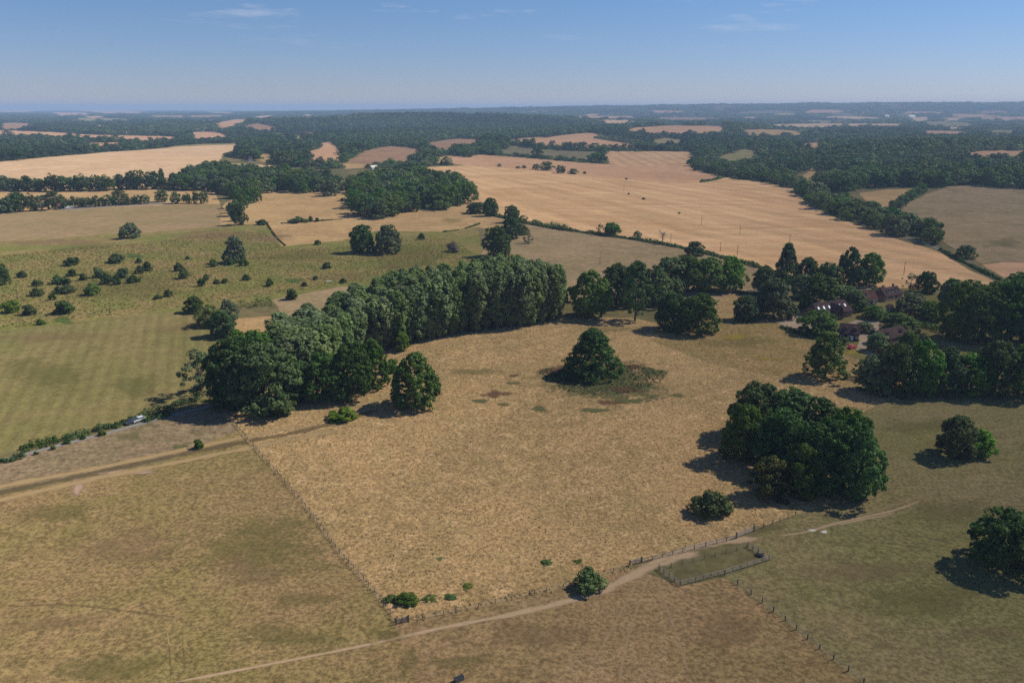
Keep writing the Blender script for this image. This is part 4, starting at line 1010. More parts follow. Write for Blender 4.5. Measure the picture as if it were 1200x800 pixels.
row(line_items([(600, 171), (640, 172.5), (672, 173.5)], 8, 9, 5, ['dark', 'round'], 1) + [(684, 174, 166, 11, 'dark'), (697, 174.5, 167.5, 14, 'dark'), (722, 175.3, 168.5, 9, 'dark'), (731, 175.3, 168.5, 5, 'dark'), (739, 175.3, 169, 8, 'dark')], 'dark', '%s tree from the left in the hedgerow under the far stubble hill', 'hedgerow under the far stubble hill')
wood([(528,180),(560,172),(590,166),(595,172),(580,180),(560,184),(540,185)], 26, 24, 16, ['dark', 'round'], 'tree in the small wood between the two brown hill fields', 'small wood between the brown hill fields', 12)
wood([(488,190),(500,183),(518,178),(500,174),(490,172),(514,177),(506,190)], 24, 22, 15, ['dark', 'round'], 'tree in the strip of trees beside the brown hill field', 'strip beside the brown hill field', 13)

settle()

# ---- dead tree in the long hedge
def dead_tree():
    x, y, h, w = spot(776, 287, 269, 10)
    t = thing('dead_tree', 'bare dead tree sticking out of the long hedge', 'dead tree', (x, y, tz(x, y) - .2))
    rg = random.Random(5); mb = MB(); mb.tube([(0, 0, -.5), (.2, 0, h * .4), (0, .2, h * .75)], [.5, .38, .22], 7)
    link('trunk', mb.mesh('trunk', DEADWOOD, True), t)
    mb = MB()
    for k in range(16):
        z = h * rg.uniform(.35, .75); a = rg.uniform(0, 6.28); l = w * rg.uniform(.3, .6)
        e = Vector((math.cos(a) * l, math.sin(a) * l, z + l * rg.uniform(.5, 1.0)))
        mb.tube([(0, 0, z), e * .5 + Vector((0, 0, z * .5)), e], [.2, .15, .06], 5)
        for j in range(3):
            d = Vector((rg.uniform(-1, 1), rg.uniform(-1, 1), rg.uniform(.2, 1))) * l * .4
            mb.tube([e * .8 + Vector((0, 0, z * .2)), e * .8 + Vector((0, 0, z * .2)) + d], [.09, .04], 4)
    link('branches', mb.mesh('branches', DEADWOOD, True), t)
dead_tree()

# ---- hedges
def hedge(px, width, height, label, mat='shrub', size=.3, dens=9.0, seed=1, var=.35, step=.8, ragged=.0):
    rg = np.random.default_rng(seed)
    c = spline(ground(px)[:, :2], step); n = len(c)
    t = np.gradient(c, axis=0); t /= np.linalg.norm(t, axis=1)[:, None]; nr = np.column_stack([-t[:, 1], t[:, 0]])
    s = np.arange(n) * step
    hv = height * (1 + var * (.6 * np.sin(s / 7.3 + seed) + .5 * np.sin(s / 3.1 + 2 * seed) + .5 * rg.normal(0, .6, n)))
    hv = np.clip(hv, height * .25, height * 2.0)
    per = max(1, int(math.ceil(step * 2 / max(.5, width * .3))))
    reps = per * 2
    i = np.repeat(np.arange(n), reps)
    if ragged: i = i[rg.random(len(i)) > ragged * (np.sin(s[i] / 5 + seed) > .4)]
    off = rg.uniform(-.5, .5, len(i)) * width
    R = np.minimum(hv[i] * .5, width * .45) * rg.uniform(.6, 1.1, len(i))
    C = np.column_stack([c[i] + nr[i] * off[:, None], np.zeros(len(i))])
    g = terrain(C[:, 0], C[:, 1]); C[:, 2] = g + np.maximum(hv[i] * (1 - 1.3 * np.abs(off / width)) * rg.uniform(.5, 1, len(i)) - R * .6, R * .3)
    o = C.mean(0); o[2] = tz(o[0], o[1])
    q, sh = cards(rg, C + [0, 0, 1000], R, max(4, int(dens)), size, out=0, up=.35, shade_c=rg.random(len(C)))
    q = q - [0, 0, 1000] - o
    ok = q[:, :, 2].min(1) > -3; q = q[ok]; sh = sh[ok]
    me = mesh_np('hedge', q.reshape(-1, 3), np.arange(len(q) * 4), np.full(len(q), 4), [L[mat]], shade=sh)
    ob = link('hedge', me, loc=tuple(o)); return tag(ob, label, 'hedge')
hedge([(556,248),(600,258),(650,268),(700,275),(750,282),(800,291),(850,303),(902,317)], 4.2, 2.6, 'long hedge between the grazed field and the big wheat field', size=.55, dens=14, step=1.6, seed=2)
hedge([(625,262),(645,266),(664,270)], 6.5, 4.6, 'bushy swelling of the long hedge near its upper end', size=.55, dens=14, step=1.6, seed=3)
hedge([(1102,293),(1120,303),(1150,318),(1184,334)], 2.4, 1.9, 'clipped hedge along the road at the right', 'dark', size=.45, dens=12, step=1.2, seed=4)
hedge([(1064,379),(1085,384),(1106,390)], 4.0, 3.4, 'dark clipped garden hedge right of the light green tree', 'dark', size=.35, dens=16, seed=5)
hedge([(916,384),(935,391),(952,397)], 2.2, 1.5, 'low clipped hedge along the gravel drive', 'dark', size=.3, dens=14, seed=6)
hedge([(862,343),(885,346),(905,346)], 2.5, 1.6, 'rough hedge along the lane by the drive entrance', size=.35, dens=12, seed=7)
hedge([(280,361),(300,358),(318,356)], 9, 5.5, 'thick hedge at the end of the small golden field', 'dark', size=.42, dens=16, step=1.2, seed=8)
hedge([(27,528),(45,523),(66,517)], 4.2, 2.6, 'leafy hedge above the lane at the far left', size=.3, dens=18, seed=9)
hedge([(78,515),(92,511),(101,508)], 3.6, 2.6, 'short leafy hedge in the middle of the lane side', size=.3, dens=18, seed=10)
hedge([(114,505),(122,502),(130,500)], 3.4, 2.8, 'round leafy hedge above the lane, left of the parked car', size=.3, dens=18, seed=11)
hedge([(133,501),(146,496),(156,492)], 2.6, 1.8, 'thin hedge just left of the silver car', size=.3, dens=14, seed=12)
hedge([(164,490),(190,482),(214,474),(232,470)], 3.6, 2.2, 'long hedge above the lane, right of the silver car', size=.3, dens=16, seed=13)
hedge([(170,494),(185,490),(198,486)], 3.0, 1.5, 'low hedge below the lane, right of the silver car', size=.3, dens=16, seed=14)
hedge([(-6,543),(10,540),(27,535)], 2.6, 1.5, 'low hedge below the lane at the far left', size=.3, dens=16, seed=15)
for i, (px, yb, w) in enumerate([(62, 527, 7), (80, 520, 9), (97, 515, 6), (119, 511, 9), (42, 533, 6)]):
    tree('shrub', px, yb, yb - w * .8, w, '%s small bush from the left on the lower side of the lane' % nth([1, 2, 3, 4, 0][i]).capitalize(), 'bushes on the lower side of the lane')
hedge([(520,272),(545,268),(563,262)], 2.0, 1.1, 'low broken hedge above the rough hillside', size=.35, dens=8, seed=16, ragged=.6)
hedge([(330,262),(345,261),(362,260),(400,257)], 2.0, 1.2, 'low broken hedge between the two golden fields', size=.4, dens=8, seed=17, ragged=.6)
hedge([(312,262),(322,276),(334,288)], 1.6, .8, 'short low brown hedge at the left end of the golden strip', 'rust', size=.35, dens=6, seed=18, ragged=.8)
hedge([(822,213.5),(835,211.5),(850,207.5)], 4, 3, 'dark hedge stub between the pink and golden stubble', 'dark', size=.8, dens=12, step=3, seed=19)
hedge([(745,177.8),(770,177),(815,178)], 8, 5, 'dark hedge along the top of the striped stubble', 'dark', size=1.4, dens=12, step=5, seed=20)
hedge([(702,162),(725,166),(745,169.5),(758,175)], 26, 12, 'broad hedge curving down beside the far stubble hill', 'wood', size=2.0, dens=16, step=9, seed=21)
# ------------------------------------------------------------------ far-off woods (one mass)
def far_woods():
    rg = np.random.default_rng(77)
    P = []; SC = []
    d = 1280.0
    polys = [np.array(f[2]) for f in FIELDS]
    nearpolys = [(p[:, 0].min(), p[:, 0].max(), p[:, 1].min(), p[:, 1].max(), p) for p in polys]
    rows = []
    while d < 21500:
        s = max(15.0, d * .0066)
        half = math.radians(40) if d < 8000 else math.radians(38)
        n = int(2 * half * d / s)
        a = math.pi / 2 + half * (2 * (np.arange(n) + rg.uniform(-.45, .45, n)) / n - 1)
        r = d + rg.uniform(-.5, .5, n) * s
        rows.append(np.column_stack([r * np.cos(a), r * np.sin(a), np.full(n, s)]))
        d += s * (.9 if d < 3500 else 1.5)
    A = np.concatenate(rows)
    x, y, s = A.T; z = terrain(x, y)
    hh = (15 + 4 * np.sin(x / 95 + 2 * np.sin(y / 170)) * np.sin(y / 120 + 1)) * (.65 + .6 * rg.random(len(x)))
    px, py = project(x, y, z); tpx, tpy = project(x, y, z + hh)
    bad = np.zeros(len(x), bool); low = np.zeros(len(x), bool)
    for x0, x1, y0, y1, p in nearpolys:
        m = (px > x0 - 3) & (px < x1 + 3) & (tpy < y1 + 3) & (py > y0 - 1)
        idx = np.where(m)[0]
        if not len(idx): continue
        bad[idx] |= inside(p, px[idx], py[idx]) | inside(p, px[idx] - 2.0, py[idx]) | inside(p, px[idx] + 2.0, py[idx])
        for f in (.35, .7, .95): low[idx] |= inside(p, px[idx], py[idx] + (tpy[idx] - py[idx]) * f) & (rg.random(len(idx)) < .62)
    # nearest clear ground: no wood in front of the open fields below this line
    edge = np.interp(px, [-150, 0, 200, 280, 400, 480, 545, 600, 700, 800, 850, 930, 960, 1130, 1330], [189, 189.5, 175, 186, 205, 196, 193, 190, 200, 195, 200, 203, 209, 207, 214])
    bad |= py > edge
    # clearings among the far woods
    nz = np.sin(x / 310 + 1) * np.sin(y / 620) + .6 * np.sin(x / 140 - y / 390 + 2) + .4 * rg.normal(0, 1, len(x))
    bad |= (y > 2300) & (nz > .95)
    keep = ~bad; x, y, z, s, hh, low = (v[keep] for v in (x, y, z, s, hh, low))
    hh = np.where(low, hh * .36, hh); wd = s * 1.45 * (.75 + .55 * rg.random(len(x))); wd = np.where(low, np.minimum(wd, 16), wd)
    cols = [bpy.data.collections.new('wood_tree_forms')]
    for k in range(6):
        env = ['round', 'broad', 'dome', 'round', 'broad', 'ovoid'][k]
        me = crown_mesh('wood_tree', 900 + k, env, 1.0, 1.0, .02, 46, .15, 16, .062, L[['wood', 'wood', 'woodlight', 'woodlight', 'wooddark', 'wooddark'][k]], lobes=.18, nl=0)
        cols[0].objects.link(bpy.data.objects.new('wood_tree', me))
    kinds = sorted(FAR); kidx = {}
    for k in kinds:
        for j, (me, H, W) in enumerate(FAR[k]):
            kidx[k, j] = (6 + len(kidx), H, W); cols[0].objects.link(bpy.data.objects.new('wood_tree', me))
    tone = np.sin(x / 230 + 2 * np.sin(y / 700)) * np.sin(y / 520 + x / 900) + .55 * rg.normal(0, 1, len(x))
    pick = np.where(tone > .55, 2, np.where(tone < -.45, 4, 0)) + rg.integers(0, 2, len(x))
    ex = []
    for kind, tx, ty, th, tw, *_ in REST:
        i, H, W = kidx[kind if kind in FAR else 'round', rg.integers(4)]; ex.append((tx, ty, tz(tx, ty), tw / W, th / H, i))
    ex = np.array(ex)
    x, y, z = (np.concatenate([a_, ex[:, k]]) for k, a_ in enumerate((x, y, z)))
    wd = np.concatenate([wd, ex[:, 3]]); hh = np.concatenate([hh, ex[:, 4]]); pick = np.concatenate([pick, ex[:, 5].astype(int)])
    me = bpy.data.meshes.new('woodland'); me.vertices.add(len(x))
    me.vertices.foreach_set('co', np.column_stack([x, y, z - .3]).astype(np.float32).ravel())
    a = me.attributes.new('size', 'FLOAT_VECTOR', 'POINT'); a.data.foreach_set('vector', np.column_stack([wd, wd, hh]).astype(np.float32).ravel())
    a = me.attributes.new('turn', 'FLOAT_VECTOR', 'POINT'); a.data.foreach_set('vector', np.column_stack([np.zeros(len(x)), np.zeros(len(x)), rg.uniform(0, 6.28, len(x))]).astype(np.float32).ravel())
    a = me.attributes.new('form', 'INT', 'POINT'); a.data.foreach_set('value', pick.astype(np.int32))
    me.update()
    o = link('woodland', me); stuff(o)
    ng = bpy.data.node_groups.new('wood_spread', 'GeometryNodeTree')
    ng.interface.new_socket('Geometry', in_out='INPUT', socket_type='NodeSocketGeometry')
    ng.interface.new_socket('Geometry', in_out='OUTPUT', socket_type='NodeSocketGeometry')
    n = ng.nodes; gi = n.new('NodeGroupInput'); go = n.new('NodeGroupOutput')
    m2p = n.new('GeometryNodeMeshToPoints'); iop = n.new('GeometryNodeInstanceOnPoints'); ci = n.new('GeometryNodeCollectionInfo')
    ci.inputs['Collection'].default_value = cols[0]; ci.inputs['Separate Children'].default_value = True; ci.inputs['Reset Children'].default_value = True
    def named(nm):
        q = n.new('GeometryNodeInputNamedAttribute'); q.data_type = 'INT' if nm == 'form' else 'FLOAT_VECTOR'; q.inputs[0].default_value = nm
        return next(k for k in q.outputs if k.enabled and k.name == 'Attribute')
    ng.links.new(gi.outputs[0], m2p.inputs[0]); ng.links.new(m2p.outputs[0], iop.inputs['Points'])
    ng.links.new(ci.outputs[0], iop.inputs['Instance']); iop.inputs['Pick Instance'].default_value = True
    ng.links.new(named('form'), iop.inputs['Instance Index'])
    ng.links.new(named('turn'), iop.inputs['Rotation']); ng.links.new(named('size'), iop.inputs['Scale'])
    ng.links.new(iop.outputs[0], go.inputs[0])
    md = o.modifiers.new('spread', 'NODES'); md.node_group = ng
    print('far wood trees', len(x))
far_woods()

# ------------------------------------------------------------------ long grass of the dry meadow, sedge round the hollow
def tufts(name, polys, spacing, h, w, blades, mat, seed, lean=.35, pts=None):
    rg = np.random.default_rng(seed); P = []
    for px in polys: P.append(pts_in(px, spacing, rg))
    P = np.concatenate(P) if pts is None else pts
    if name == 'dry_grass':                         # thin out over the rushy hollow and the dock beds
        qx, qy = project(P[:, 0], P[:, 1], terrain(P[:, 0], P[:, 1])); keep = np.ones(len(P), bool)
        for cx, cy, rx, ry in ((705, 446, 84, 22), (765, 436, 26, 7), (695, 481, 20, 5), (632, 479, 15, 6), (562, 470, 14, 5), (740, 470, 26, 6), (582, 462, 22, 6), (602, 440, 9, 3)):
            keep &= (((qx - cx) / rx) ** 2 + ((qy - cy) / ry) ** 2 > rg.uniform(.55, 1.1, len(P)))
        P = P[keep]
    n = len(P); N = n * blades
    nz = .75 + .15 * np.sin(P[:, 0] / 6.1 + np.sin(P[:, 1] / 9)) * np.sin(P[:, 1] / 7.7) + .3 * rg.normal(0, 1, n)
    qx, qy = P.T
    lowf = .22 * np.sin(qx / 17 + 1.3 * np.sin(qy / 29)) * np.sin(qy / 23 + np.sin(qx / 41)) + .16 * np.sin(qx / 6.3 + qy / 9.7 + 2 * np.sin(qx / 19)) + .12 * np.sin(qx / 47 - qy / 61 + 2)
    nz = nz + .5 * lowf
    sc = np.clip(nz, .25, 1.5)
    i = np.repeat(np.arange(n), blades); a = rg.uniform(0, 6.28, N); hh = h * sc[i] * rg.uniform(.6, 1.2, N); ww = w * rg.uniform(.6, 1.2, N)
    c = P[i] + rg.normal(0, .22, (N, 2)) * spacing
    g = terrain(c[:, 0], c[:, 1])
    dx, dy = np.cos(a), np.sin(a); l = rg.uniform(-.2, 1, N) * lean * hh; b = a + rg.normal(0, 1, N)
    v = np.stack([np.column_stack([c[:, 0] - dx * ww / 2, c[:, 1] - dy * ww / 2, g - .02]),
                  np.column_stack([c[:, 0] + dx * ww / 2, c[:, 1] + dy * ww / 2, g - .02]),
                  np.column_stack([c[:, 0] + dx * ww * .35 - np.sin(b) * l, c[:, 1] + dy * ww * .35 + np.cos(b) * l, g + hh]),
                  np.column_stack([c[:, 0] - dx * ww * .35 - np.sin(b) * l, c[:, 1] - dy * ww * .35 + np.cos(b) * l, g + hh * .9])], 1)
    me = mesh_np(name, v.reshape(-1, 3), np.arange(N * 4), np.full(N, 4), [mat], shade=np.clip(.45 + .24 * rg.normal(0, 1, N) + .2 * (sc[i] - .6) + lowf[i], 0, 1))
    return stuff(link(name, me))
def grass_mat(name, a, b):
    m = bpy.data.materials.new(name); t = NT(m)
    col = t.mix(t.attr('shade'), a, b); d = t.diffuse(col)
    tr = t.n.new('ShaderNodeBsdfTranslucent'); t.set(tr.inputs['Color'], col)
    mx = t.n.new('ShaderNodeMixShader'); mx.inputs[0].default_value = .45
    t.l.new(d, mx.inputs[1]); t.l.new(tr.outputs[0], mx.inputs[2]); t.done(mx.outputs[0]); return m
G_DRY = grass_mat('dry_grass_stems', (.30, .212, .10), (.58, .43, .235))
G_SEDGE = grass_mat('sedge_leaves', (.05, .07, .025), (.13, .14, .06))
G_ROUGH = grass_mat('rough_grass_stems', (.20, .175, .055), (.34, .26, .10))
MEADOW = next(f[2] for f in FIELDS if f[0] == 'dry_meadow')
tufts('dry_grass', [MEADOW], 1.5, .34, .30, 3, G_DRY, 1)
tufts('sedge', [[(640,440),(690,428),(745,428),(782,436),(775,448),(740,460),(700,464),(660,458)], [(625,436),(650,430),(650,444)]], 1.1, .45, .45, 4, G_SEDGE, 2)
def band(px, width, dens, rg):
    c = spline(ground(px)[:, :2], 1.0); t = np.gradient(c, axis=0); t /= np.linalg.norm(t, axis=1)[:, None]
    i = rg.integers(0, len(c), int(len(c) * width * dens)); u = rg.normal(0, .3, len(i)) * width
    return np.column_stack([c[i, 0] - t[i, 1] * u, c[i, 1] + t[i, 0] * u])
FENCE_L = [(267,488),(300,527),(330,560),(367,605),(398,648),(420,672),(452,710),(463,729)]
_rb = np.random.default_rng(8)
tufts('verge_grass', [], .7, .34, .28, 4, G_DRY, 3, pts=np.concatenate([band(FENCE_L, 1.6, 1.2, _rb), band([(470,726),(520,717),(600,700),(680,680),(740,662)], 2.4, 1.5, _rb)]))
tufts('rough_grass', [[(0,300),(90,290),(180,284),(262,272),(310,272),(335,292),(400,290),(450,280),(530,280),(560,300),(580,318),(480,325),(350,340),(200,362),(0,386)]], 2.3, .5, .7, 3, G_ROUGH, 4)

# ------------------------------------------------------------------ fences
WOOD_GREY = plain_mat('weathered_rail', (.25, .225, .195), .85, .1, 0, .25, 2)
WOOD_DARK = plain_mat('dark_post_wood', (.12, .095, .07), .85, .1, 0, .3, 3)
WIRE = plain_mat('fence_wire', (.28, .27, .26), .5, .4, .6, .1)
def fence(px, label, spacing, h, rails, post_w=.14, wires=0, post_mat=None, rail_mat=None, closed=False, rail_h=.12, lean=.03, name='fence', skip=()):
    rg = random.Random(len(label)); post_mat = post_mat or WOOD_DARK; rail_mat = rail_mat or WOOD_GREY
    g = ground(px); base = Vector(g[0]); t = thing(name, label, 'fence', base)
    pb = MB(); pb.box(-post_w/2, post_w/2, -post_w/2, post_w/2, -.3, h); pme = pb.mesh('post', post_mat)
    P = []
    for i in range(len(g) - 1):
        a, b = g[i], g[i+1]; n = max(1, round(np.hypot(*(b-a)[:2]) / spacing))
        P += [a + (b-a) * k / n for k in range(n)]
    P.append(g[-1])
    P = [Vector((p[0], p[1], tz(p[0], p[1]))) for p in P]
    for k, p in enumerate(P):
        if k in skip: continue
        o = link('post', pme, t, p - base); o.rotation_euler = (rg.gauss(0, lean), rg.gauss(0, lean), rg.uniform(0, .3))
        o.scale = (1, 1, rg.uniform(.92, 1.06))
    for z in rails:
        mb = MB()
        for a, b in zip(P[:-1], P[1:]):
            d = (b - a).normalized(); off = Vector((-d.y, d.x, 0)) * (post_w / 2 + .03)
            if off.y > 0: off = -off
            mb.bar(a - base + Vector((0, 0, z + rg.gauss(0, .015))) + off, b - base + Vector((0, 0, z + rg.gauss(0, .015))) + off, .05, rail_h)
        link('rail', mb.mesh('rail', rail_mat), t)
    for k in range(wires):
        mb = MB(); z = h * (.25 + .65 * k / max(1, wires - 1))
        for a, b in zip(P[:-1], P[1:]): mb.bar(a - base + Vector((0, 0, z)), b - base + Vector((0, 0, z)), .02, .02)
        link('wire', mb.mesh('wire', WIRE), t)
    return t
fence(FENCE_L, 'post and wire fence down the left side of the dry meadow', 2.8, 1.15, (), .12, 3)
fence([(470,730),(520,720),(600,702),(680,683),(738,663)], 'low overgrown post fence along the bottom of the dry meadow', 4.0, 1.0, (), .12, 2)
fence([(752,659),(800,647),(840,637),(862,631)], 'pale two-rail fence above the worn path, between two gates', 2.9, 1.25, (.5, 1.05), .15, 0, None, None, rail_h=.15)
fence([(772,667),(797,686)], 'short left end fence of the small paddock', 1.8, 1.3, (.35, .75, 1.15), .15)
fence([(797,686),(850,672),(901,656)], 'pale three-rail front fence of the small paddock', 1.9, 1.3, (.35, .75, 1.15), .13, rail_h=.11)
fence([(901,656),(876,640)], 'short right end fence of the small paddock', 1.8, 1.3, (.35, .75, 1.15), .15)
fence([(876,641.5),(825,655),(773,668.5)], 'thin post and wire side of the small paddock along the path', 3.2, 1.15, (), .09, 2)
fence([(849,674),(880,696),(920,727),(960,760),(1012,800),(1040,822)], 'line of dark fence posts running down from the small paddock', 3.6, 1.25, (), .17, 3)
fence([(884,622),(905,614),(932,604)], 'short post and wire fence right of the field gate', 3.0, 1.1, (), .12, 2)
fence([(1003,486),(1030,470),(1062,462)], 'thin wire fence between the dry meadow and the right pasture', 4.5, 1.1, (), .12, 2)
def gate(a, b, h, label):
    g = ground([a, b]); p, q = Vector(g[0]), Vector(g[1]); d = q - p; ln = math.hypot(d.x, d.y)
    t = thing('field_gate', label, 'gate', p, math.atan2(d.y, d.x))
    mb = MB()
    for x in (-.12, ln + .12): mb.box(x - .11, x + .11, -.11, .11, -.3, h + .25)
    mb2 = MB(); mb2.box(-.23, -.01, -.11, .11, -.3, h + .25); link('gate_post', mb2.mesh('gate_post', WOOD_DARK), t)
    mb2 = MB(); mb2.box(ln + .01, ln + .23, -.11, .11, -.3, h + .25); link('gate_post', mb2.mesh('gate_post', WOOD_DARK), t)
    mb = MB()
    for k in range(5): mb.box(.03, ln - .03, -.03, .03, .2 + (h - .3) * k / 4, .31 + (h - .3) * k / 4)
    for x in (.03, ln * .5, ln - .14): mb.box(x, x + .11, -.035, .035, .17, h + .06)
    link('gate_bars', mb.mesh('gate_bars', WOOD_GREY), t)
    mb = MB(); mb.bar((.1, -.05, .25), (ln - .1, -.05, h - .05), .05, .09); link('brace', mb.mesh('brace', WOOD_GREY), t)
gate((738.5, 662.5), (751.5, 659), 1.25, 'pale barred gate at the left end of the two-rail fence')
gate((863.5, 630.5), (883, 622.5), 1.45, 'grey barred gate at the right end of the two-rail fence')
gate((465, 731), (478, 728), 1.25, 'small grey gate at the bottom corner of the dry meadow')
def trough(px, py, ln, w, h, rz, label):
    g = ground([(px, py)])[0]; t = thing('water_trough', label, 'trough', Vector(g), rz)
    st = plain_mat('galvanised_trough', (.08, .08, .085), .5, .4, .3, .3)
    mb = MB(); th = .05
    mb.box(-ln/2, ln/2, -w/2, w/2, .08, .14); mb.box(-ln/2, ln/2, -w/2, -w/2 + th, .143, h); mb.box(-ln/2, ln/2, w/2 - th, w/2, .143, h)
    mb.box(-ln/2, -ln/2 + th, -w/2 + th + .002, w/2 - th - .002, .143, h); mb.box(ln/2 - th, ln/2, -w/2 + th + .002, w/2 - th - .002, .143, h)
    for x in (-ln * .35, ln * .35): mb.box(x - .08, x + .08, -w/2 + .02, w/2 - .02, -.1, .078)
    link('basin', mb.mesh('basin', st), t)
    mb = MB(); mb.box(-ln/2 + th + .002, ln/2 - th - .002, -w/2 + th + .002, w/2 - th - .002, h - .16, h - .1)
    link('water', mb.mesh('water', plain_mat('trough_water', (.02, .03, .03), .05, .5, 0, .1)), t)
trough(890, 651.5, 1.6, .7, .6, -.7, 'dark water trough in the right corner of the small paddock')
trough(538, 797, 1.7, .8, .75, .6, 'dark water trough at the bottom edge of the brown pasture')

# ------------------------------------------------------------------ poles
def pole(px, yb, yt, label):
    g = ground([(px, yb)])[0]; zc = depth_of(*g); h = min(max((yb - yt) * zc / FPX / CP, 6.5), 10.5)
    t = thing('utility_pole', label, 'utility pole', Vector(g), .3, 'utility poles across the fields')
    mb = MB(); mb.tube([(0, 0, -.5), (0, 0, h)], [.19, .13], 8); link('shaft', mb.mesh('shaft', WOOD_DARK, True), t)
    mb = MB(); mb.box(-.85, .85, .135, .25, h - .55, h - .42); link('crossarm', mb.mesh('crossarm', WOOD_DARK), t)
    mb = MB()
    for x in (-.7, 0, .7): mb.tube([(x, .19, h - .42), (x, .19, h - .22)], [.06, .04], 6)
    link('insulators', mb.mesh('insulators', plain_mat('brown_glaze', (.1, .06, .04), .2, .5)), t)
for px, yb, yt, lb in [(703, 309, 296, 'pole in the middle of the grazed field above the poplars'), (603, 322, 308, 'pole on the grazed field just behind the poplar tops'), (786, 284, 276, 'pole on the hedge line right of the dead tree'), (844, 295, 287.5, 'left one of two close poles beside the long hedge'), (864, 299, 291, 'right one of two close poles beside the long hedge'), (925, 286, 275, 'pole in the wheat above the cone-topped tree'), (1059, 322, 307, 'pole in the wheat above the houses'), (867, 274, 265, 'pole in the middle of the big wheat field'), (822, 264, 256, 'pole in the big wheat field below the farm track'), (731, 224, 217, 'pole standing beside the top of the farm track')]:
    pole(px, yb, yt, 'wooden ' + lb)

